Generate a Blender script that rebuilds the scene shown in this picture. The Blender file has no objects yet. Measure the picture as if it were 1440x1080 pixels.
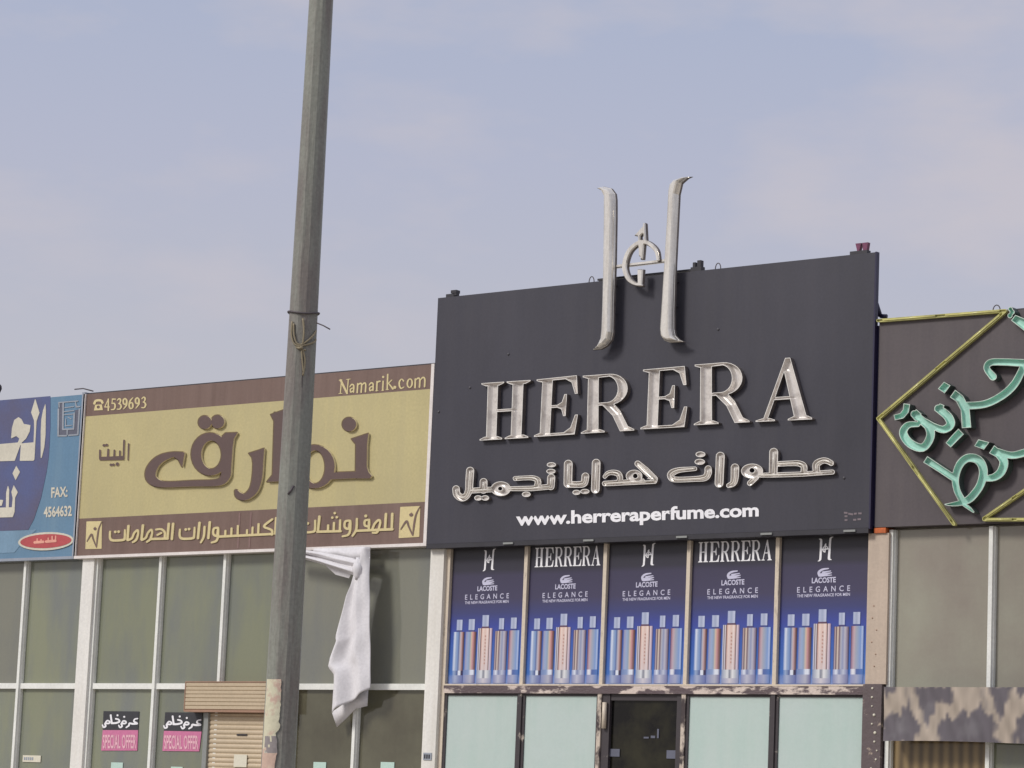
import bpy, bmesh, math, random
import numpy as np
from mathutils import Vector, Matrix
from mathutils.geometry import delaunay_2d_cdt

random.seed(7)
scene = bpy.context.scene
COL = scene.collection

# ------------------------------------------------------------------ camera
FOC = 4181.09                       # focal length in pixels of a 1440 px wide frame
YAW, PITCH, ROLL = -0.68462541, 0.14991308, 0.04191967
EYE = 1.6
_cy, _sy, _cp, _sp = math.cos(YAW), math.sin(YAW), math.cos(PITCH), math.sin(PITCH)
_f = np.array([_sy * _cp, _cy * _cp, _sp])
_r = np.array([_cy, -_sy, 0.0])
_u = np.cross(_r, _f)
_c, _s = math.cos(ROLL), math.sin(ROLL)
CR, CU, CF = _c * _r + _s * _u, -_s * _r + _c * _u, _f
cam_d = bpy.data.cameras.new('camera')
cam = bpy.data.objects.new('camera', cam_d)
COL.objects.link(cam)
cam_d.sensor_width = 36.0
cam_d.lens = FOC / 1440 * 36.0
cam_d.clip_end = 3000
cam.matrix_world = Matrix(((CR[0], CU[0], -CF[0], 0), (CR[1], CU[1], -CF[1], 0), (CR[2], CU[2], -CF[2], EYE), (0, 0, 0, 1)))
scene.camera = cam

# ------------------------------------------------------------------ world, sun, exposure
SUN = Vector((-0.36, -0.70, 0.62)).normalized()
SUN_EL = math.asin(SUN.z)
SUN_AZ = math.atan2(SUN.x, SUN.y)
w = bpy.data.worlds.new('World')
scene.world = w
w.use_nodes = True
nt = w.node_tree
nt.nodes.clear()
N = nt.nodes.new
out = N('ShaderNodeOutputWorld'); bg = N('ShaderNodeBackground')
sky = N('ShaderNodeTexSky'); sky.sky_type = 'NISHITA'; sky.sun_disc = False
sky.sun_elevation = SUN_EL; sky.sun_rotation = SUN_AZ
sky.air_density = 1.2; sky.dust_density = 4.0; sky.ozone_density = 1.5
SKY_STRENGTH = 0.1
tc = N('ShaderNodeTexCoord'); sep = N('ShaderNodeSeparateXYZ')
nt.links.new(tc.outputs['Generated'], sep.inputs[0])
ramp = N('ShaderNodeValToRGB')
k = 1 / SKY_STRENGTH


def lin(c):
    return tuple(((v / 255) / 12.92 if v <= 10 else ((v / 255 + 0.055) / 1.055) ** 2.4) for v in c)


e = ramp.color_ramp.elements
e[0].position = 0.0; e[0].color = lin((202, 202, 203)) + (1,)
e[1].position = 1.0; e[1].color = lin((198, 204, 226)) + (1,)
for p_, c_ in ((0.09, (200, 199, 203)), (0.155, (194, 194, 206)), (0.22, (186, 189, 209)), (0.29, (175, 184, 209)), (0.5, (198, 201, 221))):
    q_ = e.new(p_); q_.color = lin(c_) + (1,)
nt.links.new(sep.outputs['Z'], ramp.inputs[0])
# thin cloud veil laid out by direction in the sky
cm = N('ShaderNodeMapping'); cm.inputs['Scale'].default_value = (5.0, 5.0, 13.0); cm.inputs['Location'].default_value = (0.3, 1.7, 0.4)
cn = N('ShaderNodeTexNoise'); cn.inputs['Scale'].default_value = 1.7; cn.inputs['Detail'].default_value = 5; cn.inputs['Roughness'].default_value = 0.55
cr = N('ShaderNodeMapRange'); cr.inputs[1].default_value = 0.47; cr.inputs[2].default_value = 0.72; cr.inputs[3].default_value = 0; cr.inputs[4].default_value = 0.85
nt.links.new(tc.outputs['Generated'], cm.inputs[0]); nt.links.new(cm.outputs[0], cn.inputs['Vector']); nt.links.new(cn.outputs['Fac'], cr.inputs[0])
mixc = N('ShaderNodeMixRGB'); mixc.inputs[2].default_value = lin((205, 199, 207)) + (1,)
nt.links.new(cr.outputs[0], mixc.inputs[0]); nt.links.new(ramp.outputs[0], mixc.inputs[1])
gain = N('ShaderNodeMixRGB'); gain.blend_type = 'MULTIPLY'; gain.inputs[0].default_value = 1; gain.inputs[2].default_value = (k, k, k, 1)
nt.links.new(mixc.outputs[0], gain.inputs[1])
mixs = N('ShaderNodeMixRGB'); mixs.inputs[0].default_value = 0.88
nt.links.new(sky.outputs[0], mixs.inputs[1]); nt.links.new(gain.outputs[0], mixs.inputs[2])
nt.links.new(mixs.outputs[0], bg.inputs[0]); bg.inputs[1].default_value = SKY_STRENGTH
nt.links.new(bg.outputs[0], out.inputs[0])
sl = bpy.data.lights.new('sun', 'SUN'); so = bpy.data.objects.new('sun', sl); COL.objects.link(so)
sl.energy = 2.1; sl.angle = math.radians(14); sl.color = (1.0, 0.97, 0.925)
so.rotation_euler = SUN.to_track_quat('Z', 'Y').to_euler(); so.location = (0, 0, 40)
scene.view_settings.view_transform = 'Standard'; scene.view_settings.look = 'None'
scene.view_settings.exposure = 0.0; scene.view_settings.gamma = 1.0

# ------------------------------------------------------------------ depths of the facade planes (camera stands at Y = 0)
YS = 22.0       # faces of the shop signs
YH = 21.96      # face of the tall black sign
YG = 22.11      # window glass
YM = 22.05      # front of the window frames
YP = 22.02      # front of the white piers


def at(px, py, Y):
    d = CF + CR * ((px - 720) / FOC) - CU * ((py - 540) / FOC)
    d = d * (Y / d[1])
    return Vector((d[0], Y, d[2] + EYE))


def zo(ox, oy, s, pts):
    return [(ox + p[0] / s, oy + p[1] / s) + tuple(v / s for v in p[2:]) for p in pts]


# ------------------------------------------------------------------ materials
MATS = {}


def C(r, g, b, k_=1.08):
    return tuple(min(0.92, v * k_) for v in lin((r, g, b)))


def mat(name, col, rough=0.6, metal=0.0, var=0.12, scale=2.0, col2=None, stretch=(1, 1, 1), thr=None, bump=0.0, bscale=30, spec=0.5, detail=6, coat=0.0, fine=0.06, streak=None, rand=0.0):
    """procedural surface: base colour broken up by soft dirt noise, optional second colour in patches"""
    if name in MATS:
        return MATS[name]
    m = bpy.data.materials.new(name); m.use_nodes = True
    t = m.node_tree; b = t.nodes['Principled BSDF']; nn = t.nodes.new
    co = nn('ShaderNodeTexCoord'); mp = nn('ShaderNodeMapping'); mp.inputs['Scale'].default_value = stretch
    t.links.new(co.outputs['Object'], mp.inputs[0])
    n1 = nn('ShaderNodeTexNoise'); n1.inputs['Scale'].default_value = scale; n1.inputs['Detail'].default_value = detail; n1.inputs['Roughness'].default_value = 0.62
    t.links.new(mp.outputs[0], n1.inputs['Vector'])
    mx = nn('ShaderNodeMixRGB')
    c2 = col2 if col2 else tuple(v * (1 - 2 * var) for v in col)
    mx.inputs[1].default_value = tuple(min(0.95, v * (1 + (0 if col2 else var))) for v in col) + (1,); mx.inputs[2].default_value = c2 + (1,)
    mr = nn('ShaderNodeMapRange')
    lo, hi = thr if thr else (0.3, 0.75)
    mr.inputs[1].default_value = lo; mr.inputs[2].default_value = hi
    t.links.new(n1.outputs['Fac'], mr.inputs[0]); t.links.new(mr.outputs[0], mx.inputs[0])
    n2 = nn('ShaderNodeTexNoise'); n2.inputs['Scale'].default_value = 38; n2.inputs['Detail'].default_value = 4
    t.links.new(co.outputs['Object'], n2.inputs['Vector'])
    m2 = nn('ShaderNodeMapRange'); m2.inputs[1].default_value = 0.3; m2.inputs[2].default_value = 0.7; m2.inputs[3].default_value = 1 - fine; m2.inputs[4].default_value = 1 + fine
    t.links.new(n2.outputs['Fac'], m2.inputs[0])
    mu = nn('ShaderNodeMixRGB'); mu.blend_type = 'MULTIPLY'; mu.inputs[0].default_value = 1
    t.links.new(mx.outputs[0], mu.inputs[1]); t.links.new(m2.outputs[0], mu.inputs[2])
    last = mu.outputs[0]
    if streak:
        scol, amt = streak
        ms = nn('ShaderNodeMapping'); ms.inputs['Scale'].default_value = (5.5, 5.5, 0.35); t.links.new(co.outputs['Object'], ms.inputs[0])
        ns_ = nn('ShaderNodeTexNoise'); ns_.inputs['Scale'].default_value = 1.6; ns_.inputs['Detail'].default_value = 7; ns_.inputs['Roughness'].default_value = 0.6
        t.links.new(ms.outputs[0], ns_.inputs['Vector'])
        nb_ = nn('ShaderNodeTexNoise'); nb_.inputs['Scale'].default_value = 0.55; nb_.inputs['Detail'].default_value = 3; t.links.new(co.outputs['Object'], nb_.inputs['Vector'])
        mm = nn('ShaderNodeMath'); mm.operation = 'MULTIPLY'; t.links.new(ns_.outputs['Fac'], mm.inputs[0]); t.links.new(nb_.outputs['Fac'], mm.inputs[1])
        m3 = nn('ShaderNodeMapRange'); m3.inputs[1].default_value = 0.18; m3.inputs[2].default_value = 0.42; m3.inputs[3].default_value = 0; m3.inputs[4].default_value = amt
        t.links.new(mm.outputs[0], m3.inputs[0])
        mk_ = nn('ShaderNodeMixRGB'); mk_.inputs[2].default_value = scol + (1,)
        t.links.new(m3.outputs[0], mk_.inputs[0]); t.links.new(last, mk_.inputs[1]); last = mk_.outputs[0]
    if rand:
        oi = nn('ShaderNodeObjectInfo'); m4 = nn('ShaderNodeMapRange'); m4.inputs[3].default_value = 1 - rand; m4.inputs[4].default_value = 1 + rand
        t.links.new(oi.outputs['Random'], m4.inputs[0])
        mv = nn('ShaderNodeMixRGB'); mv.blend_type = 'MULTIPLY'; mv.inputs[0].default_value = 1
        t.links.new(last, mv.inputs[1]); t.links.new(m4.outputs[0], mv.inputs[2]); last = mv.outputs[0]
    t.links.new(last, b.inputs['Base Color'])
    b.inputs['Roughness'].default_value = rough; b.inputs['Metallic'].default_value = metal
    b.inputs['Specular IOR Level'].default_value = spec
    if coat: b.inputs['Coat Weight'].default_value = coat
    if bump:
        n3 = nn('ShaderNodeTexNoise'); n3.inputs['Scale'].default_value = bscale; n3.inputs['Detail'].default_value = 5
        t.links.new(mp.outputs[0], n3.inputs['Vector'])
        bp = nn('ShaderNodeBump'); bp.inputs['Strength'].default_value = bump; bp.inputs['Distance'].default_value = 0.02
        t.links.new(n3.outputs['Fac'], bp.inputs['Height']); t.links.new(bp.outputs[0], b.inputs['Normal'])
    MATS[name] = m
    return m


def attr_mat(name, rough=0.4):
    m = bpy.data.materials.new(name); m.use_nodes = True
    t = m.node_tree; b = t.nodes['Principled BSDF']
    a = t.nodes.new('ShaderNodeVertexColor'); a.layer_name = 'print'
    t.links.new(a.outputs['Color'], b.inputs['Base Color']); b.inputs['Roughness'].default_value = rough
    MATS[name] = m
    return m


M_BLACK = mat('black_sign_vinyl', C(62, 61, 69), 0.42, var=0.12, scale=0.7, stretch=(1, 1, 0.5), spec=0.4, streak=(C(88, 84, 84), 0.14))
M_BLACKEDGE = mat('black_sign_edge', C(38, 34, 62), 0.4, var=0.1)
M_DARK = mat('dark_steel', C(48, 46, 52), 0.55, var=0.2)
M_RIM = mat('aged_chrome_rim', C(232, 228, 220, 1.05), 0.35, metal=0.2, var=0.10, scale=6, col2=C(176, 168, 160), thr=(0.55, 0.8))
M_TRAY = mat('aged_chrome_tray', C(214, 208, 201, 1.08), 0.28, metal=0.22, scale=8, col2=C(160, 152, 146), thr=(0.48, 0.78))
M_LETSIDE = mat('dark_letter_side', C(112, 104, 100), 0.5, metal=0.2, var=0.2, scale=9)  # darker grey than the faces, for letter walls and monogram edge bands
M_CHROME = mat('weathered_chrome', C(232, 227, 216, 1.05), 0.22, metal=0.62, scale=6, stretch=(3, 3, 0.25), col2=C(188, 180, 168), thr=(0.45, 0.8))
M_TUBE = mat('neon_glass_tube', C(218, 212, 200), 0.2, var=0.08)
M_WHITEPRINT = mat('white_vinyl_letters', C(238, 236, 244), 0.4, var=0.03)
M_SMALL = mat('faded_small_print', C(120, 108, 112), 0.5)
M_CREAM = mat('khaki_sign_vinyl', C(186, 174, 126), 0.45, var=0.05, scale=1.2, streak=(C(170, 160, 124), 0.5))
M_CREAMTXT = mat('cream_letter_vinyl', C(208, 192, 142), 0.5, var=0.05)
M_BROWN = mat('brown_sign_vinyl', C(112, 90, 80), 0.45, var=0.07, scale=1.3, streak=(C(138, 116, 106), 0.5))
M_BROWNLET = mat('brown_letter_acrylic', C(96, 77, 72), 0.4, var=0.06)
M_CREAMSIDE = mat('cream_letter_side', C(216, 202, 164), 0.5, var=0.08)
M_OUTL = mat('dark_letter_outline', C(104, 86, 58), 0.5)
M_FRAMEW = mat('white_sign_frame', C(226, 218, 212), 0.4, var=0.08)
M_SILVER = mat('silver_sign_frame', C(160, 166, 176), 0.35, metal=0.3, var=0.12)
M_INDIGO = mat('indigo_sign_vinyl', C(84, 92, 132), 0.42, var=0.04, scale=0.8, col2=C(90, 86, 108), thr=(0.42, 0.62))
M_TEAL = mat('teal_sign_vinyl', C(96, 130, 156), 0.42, var=0.05, scale=1.0, streak=(C(120, 146, 162), 0.5))
M_TEAL2 = mat('pale_blue_vinyl', C(120, 150, 172), 0.42)
M_OFFW = mat('off_white_vinyl', C(206, 200, 182), 0.45, var=0.07)
M_RED = mat('red_vinyl', C(180, 78, 80), 0.4, var=0.1)
M_PALEPINK = mat('pale_pink_print', C(226, 160, 140), 0.5)
M_GREY1 = mat('grey_print', C(152, 158, 166), 0.5); M_GREY2 = mat('dark_grey_print', C(96, 98, 112), 0.5)
M_UMBER = mat('umber_sign_vinyl', C(84, 77, 79), 0.5, var=0.09, scale=0.8, spec=0.4, streak=(C(108, 100, 96), 0.3))
M_YELLOW = mat('yellow_trough', C(190, 186, 118), 0.45, var=0.2, scale=9)
M_YELLOWT = mat('yellow_neon_glass', C(206, 200, 128), 0.2, var=0.1, scale=9)
M_GREEN = mat('sea_green_tray', C(160, 207, 190), 0.4, var=0.12, scale=4)
M_GREENRIM = mat('green_metal_rim', C(190, 204, 190), 0.4, metal=0.1, var=0.25, scale=8)
M_GREENSIDE = mat('dark_green_side', C(72, 84, 78), 0.5, var=0.2)
M_WHITE = mat('white_paint', C(228, 225, 217), 0.5, streak=(C(196, 188, 172), 0.6), var=0.06, scale=1.5, stretch=(3, 3, 0.5), bump=0.05)
M_ALU = mat('white_aluminium', C(228, 228, 220), 0.4, var=0.06, scale=2)
M_ALUSIDE = mat('grey_aluminium', C(140, 142, 138), 0.4, var=0.08)
M_GLASS = mat('olive_tinted_glass', C(126, 129, 105, 1.1), 0.05, scale=0.9, stretch=(1.6, 1, 0.5), detail=5, fine=0.02, col2=C(112, 116, 111), thr=(0.40, 0.62), streak=(C(140, 140, 128), 0.1), rand=0.08, spec=0.75)  # second-colour patches in the tinted panes are painted in place of reflections
M_GLASSG = mat('grey_green_tinted_glass', C(121, 121, 108, 1.1), 0.05, scale=0.8, stretch=(1.6, 1, 0.5), detail=5, fine=0.02, col2=C(110, 112, 108), thr=(0.4, 0.62), rand=0.05, spec=0.75)
M_GLASS2 = mat('brown_tinted_glass', C(100, 98, 80), 0.05, scale=1.1, detail=5, fine=0.02, col2=C(78, 74, 60), thr=(0.36, 0.66), streak=(C(110, 108, 88), 0.15), rand=0.08, spec=0.75)
M_GLASS3 = mat('grey_tinted_glass', C(144, 142, 126, 1.1), 0.06, scale=0.6, detail=5, fine=0.02, col2=C(128, 118, 108), thr=(0.38, 0.66), streak=(C(154, 150, 138), 0.15), rand=0.06, spec=0.75)
M_GLASSD = mat('dark_door_glass', C(20, 19, 19), 0.05, spec=0.3, scale=1.6, detail=5, fine=0.02, col2=C(48, 46, 34), thr=(0.42, 0.62))
M_MINT = mat('frosted_mint_glass', C(184, 198, 192), 0.42, scale=1.1, detail=4, fine=0.02, col2=C(174, 194, 185), thr=(0.4, 0.7), streak=(C(200, 206, 200), 0.3), rand=0.03)
M_WORN = mat('peeling_paint_frame', C(198, 184, 168), 0.6, scale=5.5, col2=C(64, 54, 54), thr=(0.52, 0.6), stretch=(1, 1, 0.6), bump=0.3)
M_POSTFRAME = mat('beige_frame_paint', C(206, 192, 172), 0.5, scale=6, col2=C(120, 108, 96), thr=(0.6, 0.78), stretch=(2, 2, 0.6))
M_WORNDARK = mat('dark_worn_frame', C(62, 56, 58), 0.5, scale=6, col2=C(178, 166, 152), thr=(0.62, 0.7))
M_WORNT = mat('stripped_transom_paint', C(92, 78, 80), 0.6, scale=3.2, col2=C(206, 190, 178), thr=(0.5, 0.56), stretch=(1, 1, 2.6), bump=0.3)
M_TAN = mat('tan_stone_cladding', C(194, 176, 157), 0.6, var=0.07, scale=2.5, bump=0.1, streak=(C(168, 152, 136), 0.6))
M_TANPAINT = mat('patchy_dark_paint', C(92, 80, 80), 0.6, scale=7, col2=C(190, 172, 152), thr=(0.6, 0.66), bump=0.2)
M_RUST = mat('orange_rust', C(190, 96, 44), 0.6, var=0.3, scale=12)
M_TILE = mat('tan_shutter_paint', C(190, 172, 144), 0.5, var=0.06, scale=2)
M_TANDK = mat('shutter_edge_brown', C(158, 124, 102), 0.5)
M_CLOTH = mat('white_banner_cloth', C(216, 213, 214), 0.75, var=0.04, scale=3)
M_PINK = mat('pink_sticker', C(200, 116, 152), 0.5, var=0.05)
M_PINKL = mat('pale_sticker_letters', C(226, 176, 186), 0.5)
M_STK = mat('black_sticker', C(56, 56, 60), 0.5, var=0.1)
M_PAPER = mat('white_paper', C(214, 208, 188), 0.7, var=0.06)
M_MINTST = mat('mint_sticker', C(184, 208, 196), 0.5, var=0.05)
M_WIRE = mat('old_rope', C(150, 138, 112), 0.7, var=0.2)
M_WIREDK = mat('dark_wire', C(84, 76, 78), 0.6)
M_ROOF = mat('roof_render', C(190, 184, 172), 0.8, var=0.1)
M_PRINT = attr_mat('poster_bottle_print', 0.35)
M_SAND = mat('sandy_ground', C(176, 160, 136), 0.95, var=0.12, scale=0.4, bump=0.3)
M_ASPH = mat('asphalt', (0.055, 0.054, 0.052), 0.9, var=0.15, scale=3, bump=0.3)
M_PAVE = mat('concrete_pavement', C(168, 160, 148), 0.85, var=0.1, scale=1.2, bump=0.2)


def pole_mat():
    m = mat('weathered_galvanised_pole', C(136, 137, 126), 0.5, scale=1.3, stretch=(5, 5, 0.8), bump=0.25, bscale=9, col2=C(122, 115, 108), thr=(0.44, 0.62), spec=0.45, fine=0.12, streak=(C(100, 96, 92), 0.28))
    return m


M_POLE = pole_mat()
M_TORN = mat('torn_paper', C(206, 200, 172), 0.8, scale=4.2, col2=C(196, 168, 150), thr=(0.5, 0.56), bump=0.2)
M_TORN2 = mat('grey_glue', C(142, 134, 132), 0.8, scale=9, col2=C(196, 190, 170), thr=(0.56, 0.62), bump=0.2)


M_CAMO = attr_mat('camouflage_cloth_print', 0.75)


def blind_mat():
    m = bpy.data.materials.new('brown_vertical_blind'); m.use_nodes = True
    t = m.node_tree; b = t.nodes['Principled BSDF']; nn = t.nodes.new
    co = nn('ShaderNodeTexCoord'); wv = nn('ShaderNodeTexWave'); wv.bands_direction = 'X'; wv.inputs['Scale'].default_value = 3.2; wv.inputs['Distortion'].default_value = 0.6
    t.links.new(co.outputs['Object'], wv.inputs['Vector'])
    r = nn('ShaderNodeValToRGB'); el = r.color_ramp.elements
    el[0].color = C(96, 82, 62) + (1,); el[1].color = C(140, 120, 86) + (1,)
    t.links.new(wv.outputs['Fac'], r.inputs[0]); t.links.new(r.outputs[0], b.inputs['Base Color']); b.inputs['Roughness'].default_value = 0.15
    return m


M_BLIND = blind_mat()


def poster_mat():
    """the printed backdrop of the perfume posters: near-black heading fading to blue, pale counter at the foot"""
    m = bpy.data.materials.new('poster_backdrop_print'); m.use_nodes = True
    t = m.node_tree; b = t.nodes['Principled BSDF']; nn = t.nodes.new
    co = nn('ShaderNodeTexCoord'); s = nn('ShaderNodeSeparateXYZ'); t.links.new(co.outputs['Generated'], s.inputs[0])
    r = nn('ShaderNodeValToRGB'); el = r.color_ramp.elements
    el[0].position = 0; el[0].color = C(126, 146, 194) + (1,); el[1].position = 1; el[1].color = C(38, 36, 42) + (1,)
    for p, c in ((0.055, (104, 130, 188)), (0.075, (62, 108, 180)), (0.3, (58, 90, 168)), (0.42, (60, 72, 148)), (0.52, (62, 66, 112)), (0.62, (66, 62, 88)), (0.79, (62, 58, 80)), (0.83, (50, 48, 60))):
        q = el.new(p); q.color = C(*c) + (1,)
    t.links.new(s.outputs['Z'], r.inputs[0])
    t.links.new(r.outputs[0], b.inputs['Base Color']); b.inputs['Roughness'].default_value = 0.35
    return m


M_POSTER = poster_mat()

# ------------------------------------------------------------------ object helpers


def thing(name, label, cat, loc, group=None):
    o = bpy.data.objects.new(name, None); COL.objects.link(o)
    o.location = loc; o.empty_display_size = 0.2
    o['label'] = label; o['category'] = cat
    if group: o['group'] = group
    return o


def tag(o, label, cat, group=None):
    o['label'] = label; o['category'] = cat
    if group: o['group'] = group
    return o


def origin_of(p):
    v = Vector((0, 0, 0))
    while p is not None:
        v = v + p.location; p = p.parent
    return v


class MB:
    def __init__(self):
        self.v = []; self.f = []; self.m = []; self.smooth = []

    def add(self, vs, fs, mi=0, smooth=False):
        b = len(self.v)
        self.v += [Vector(v) for v in vs]
        for f in fs:
            self.f.append(tuple(i + b for i in f)); self.m.append(mi); self.smooth.append(smooth)

    def box(self, x0, x1, y0, y1, z0, z1, mi=0):
        vs = [(x, y, z) for x in (x0, x1) for y in (y0, y1) for z in (z0, z1)]
        self.add(vs, [(0, 1, 3, 2), (4, 6, 7, 5), (0, 4, 5, 1), (2, 3, 7, 6), (0, 2, 6, 4), (1, 5, 7, 3)], mi)

    def prism(self, pts, y0, y1, mi=0, side=None):
        """polygon of (x,z) extruded from y0 (front) to y1"""
        n = len(pts)
        self.add([(p[0], y0, p[1]) for p in pts], [tuple(range(n))], mi)
        self.add([(p[0], y1, p[1]) for p in pts], [tuple(reversed(range(n)))], mi)
        sm = mi if side is None else side
        for i in range(n):
            a, c = pts[i], pts[(i + 1) % n]
            self.add([(a[0], y0, a[1]), (c[0], y0, c[1]), (c[0], y1, c[1]), (a[0], y1, a[1])], [(0, 1, 2, 3)], sm)

    def tube(self, pts, r, n=8, mi=0, closed=False, rs=None):
        pts = [Vector(p) for p in pts]
        rings = []
        prev = None
        for i, p in enumerate(pts):
            a = pts[i - 1] if (i > 0 or closed) else pts[i]
            c = pts[(i + 1) % len(pts)] if (i < len(pts) - 1 or closed) else pts[i]
            d = (c - a).normalized()
            up = Vector((0, 1, 0)) if abs(d.y) < 0.9 else Vector((1, 0, 0))
            if prev is not None: up = prev
            s = d.cross(up).normalized(); up = s.cross(d).normalized(); prev = up
            rr = rs[i] if rs else r
            rings.append([p + s * (rr * math.cos(2 * math.pi * j / n)) + up * (rr * math.sin(2 * math.pi * j / n)) for j in range(n)])
        vs = [q for rg in rings for q in rg]
        fs = []
        m = len(rings)
        for i in range(m if closed else m - 1):
            for j in range(n):
                a, b_ = i * n + j, i * n + (j + 1) % n
                c, d = ((i + 1) % m) * n + (j + 1) % n, ((i + 1) % m) * n + j
                fs.append((a, b_, c, d))
        if not closed:
            fs.append(tuple(reversed(range(n)))); fs.append(tuple((m - 1) * n + j for j in range(n)))
        self.add(vs, fs, mi, True)

    def build(self, name, mats, parent=None, label=None, flat=False):
        if not isinstance(mats, (list, tuple)): mats = [mats]
        og = origin_of(parent) if parent is not None else Vector((0, 0, 0))
        me = bpy.data.meshes.new(name)
        me.from_pydata([tuple(v - og) for v in self.v], [], self.f)
        for m in mats: me.materials.append(m)
        for p, mi, sm in zip(me.polygons, self.m, self.smooth):
            p.material_index = mi; p.use_smooth = sm and not flat
        bm = bmesh.new(); bm.from_mesh(me); bmesh.ops.recalc_face_normals(bm, faces=bm.faces); bm.to_mesh(me); bm.free()
        me.update()
        o = bpy.data.objects.new(name, me); COL.objects.link(o)
        if parent is not None: o.parent = parent
        if label: o['label'] = label
        return o


def recenter(o):
    """put the origin of a stand-alone mesh at its own base"""
    vs = [v.co for v in o.data.vertices]
    c = Vector(((min(v.x for v in vs) + max(v.x for v in vs)) / 2, (min(v.y for v in vs) + max(v.y for v in vs)) / 2, min(v.z for v in vs)))
    o.data.transform(Matrix.Translation(-c)); o.location = c
    return o


# ------------------------------------------------------------------ lettering: outlines from strokes and polygons


def smooth_path(pts, n=5):
    if len(pts) < 3: return pts
    o = []
    P = [pts[0]] + list(pts) + [pts[-1]]
    for i in range(1, len(P) - 2):
        p0, p1, p2, p3 = (np.array(P[j], float) for j in (i - 1, i, i + 1, i + 2))
        for t in np.linspace(0, 1, n, endpoint=False):
            o.append(tuple(0.5 * (2 * p1 + (p2 - p0) * t + (2 * p0 - 5 * p1 + 4 * p2 - p3) * t * t + (3 * p1 - p0 - 3 * p2 + p3) * t ** 3)))
    o.append(tuple(pts[-1]))
    return o


def ell(cx, cy, rx, ry, rot=0, n=28):
    c, s = math.cos(rot), math.sin(rot)
    return [(cx + rx * math.cos(a) * c - ry * math.sin(a) * s, cy + rx * math.cos(a) * s + ry * math.sin(a) * c) for a in (2 * math.pi * i / n for i in range(n))]


def S(*pts, curve=True): return ('s', smooth_path(pts) if curve else list(pts))
def SF(*pts): return ('f', list(pts))           # flat-ended stroke
def P(*pts): return ('p', list(pts))
def E(*a, **k_): return ('p', ell(*a, **k_))
def cut(sh): return ('-', sh)


def flat_poly(pts):
    """a flat-ended stroke as polygons"""
    res = []
    for a, b in zip(pts[:-1], pts[1:]):
        d = np.array([b[0] - a[0], b[1] - a[1]]); l = np.linalg.norm(d); n = np.array([-d[1], d[0]]) / l
        res.append([(a[0] + n[0] * a[2] / 2, a[1] + n[1] * a[2] / 2), (b[0] + n[0] * b[2] / 2, b[1] + n[1] * b[2] / 2), (b[0] - n[0] * b[2] / 2, b[1] - n[1] * b[2] / 2), (a[0] - n[0] * a[2] / 2, a[1] - n[1] * a[2] / 2)])
    return res


def tx(shapes, fn):
    """move shapes through a point map, keeping stroke widths in proportion"""
    o = []
    for t, d in shapes:
        if t == '-': o.append(('-', tx([d], fn)[0]))
        elif t == 'p': o.append((t, [fn(*p) for p in d]))
        else:
            q = []
            for p in d:
                a = fn(p[0], p[1]); b = fn(p[0] + p[2] / 2, p[1]); c = fn(p[0], p[1] + p[2] / 2)
                q.append((a[0], a[1], math.hypot(b[0] - a[0], b[1] - a[1]) + math.hypot(c[0] - a[0], c[1] - a[1])))
            o.append((t, q))
    return o


def zs(ox, oy, s, shapes): return tx(shapes, lambda x, y: (ox + x / s, oy + y / s))


def bil(TL, TR, BL, BR):
    """unit square (v downwards) to a quad"""
    def f(u, v):
        return tuple((1 - v) * ((1 - u) * TL[i] + u * TR[i]) + v * ((1 - u) * BL[i] + u * BR[i]) for i in (0, 1))
    return f


def seg_dist(X, Y, a, b):
    dx, dy = b[0] - a[0], b[1] - a[1]
    L = dx * dx + dy * dy + 1e-12
    t = np.clip(((X - a[0]) * dx + (Y - a[1]) * dy) / L, 0, 1)
    return np.hypot(X - a[0] - t * dx, Y - a[1] - t * dy), t


def sdf(sh, X, Y):
    t, d = sh
    if t == 'p':
        D = np.full(X.shape, 1e9); ins = np.zeros(X.shape, bool)
        for i in range(len(d)):
            a, b = d[i - 1], d[i]
            D = np.minimum(D, seg_dist(X, Y, a, b)[0])
            if a[1] != b[1]:
                c = ((a[1] > Y) != (b[1] > Y)) & (X < (b[0] - a[0]) * (Y - a[1]) / (b[1] - a[1]) + a[0])
                ins ^= c
        return np.where(ins, -D, D)
    if t == 's':
        D = np.full(X.shape, 1e9)
        if len(d) == 1: return np.hypot(X - d[0][0], Y - d[0][1]) - d[0][2] / 2
        for a, b in zip(d[:-1], d[1:]):
            q, tt = seg_dist(X, Y, a, b)
            D = np.minimum(D, q - (a[2] + (b[2] - a[2]) * tt) / 2)
        return D
    if t == 'f':
        D = np.full(X.shape, 1e9)
        for pl in flat_poly(d): D = np.minimum(D, sdf(('p', pl), X, Y))
        for p in d[1:-1]: D = np.minimum(D, np.hypot(X - p[0], Y - p[1]) - p[2] / 2)
        return D


def field(shapes, cell):
    xs, ys = [], []
    for t, d in shapes:
        if t == '-': continue
        for p in d:
            r = p[2] / 2 if len(p) > 2 else 0
            xs += [p[0] - r, p[0] + r]; ys += [p[1] - r, p[1] + r]
    x0, x1, y0, y1 = min(xs) - 2 * cell, max(xs) + 2 * cell, min(ys) - 2 * cell, max(ys) + 2 * cell
    X, Y = np.meshgrid(np.arange(x0, x1 + cell, cell), np.arange(y0, y1 + cell, cell))
    F = np.full(X.shape, 1e9)
    for sh in shapes:
        if sh[0] == '-': F = np.maximum(F, -sdf(sh[1], X, Y))
        else: F = np.minimum(F, sdf(sh, X, Y))
    return X, Y, F


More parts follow.
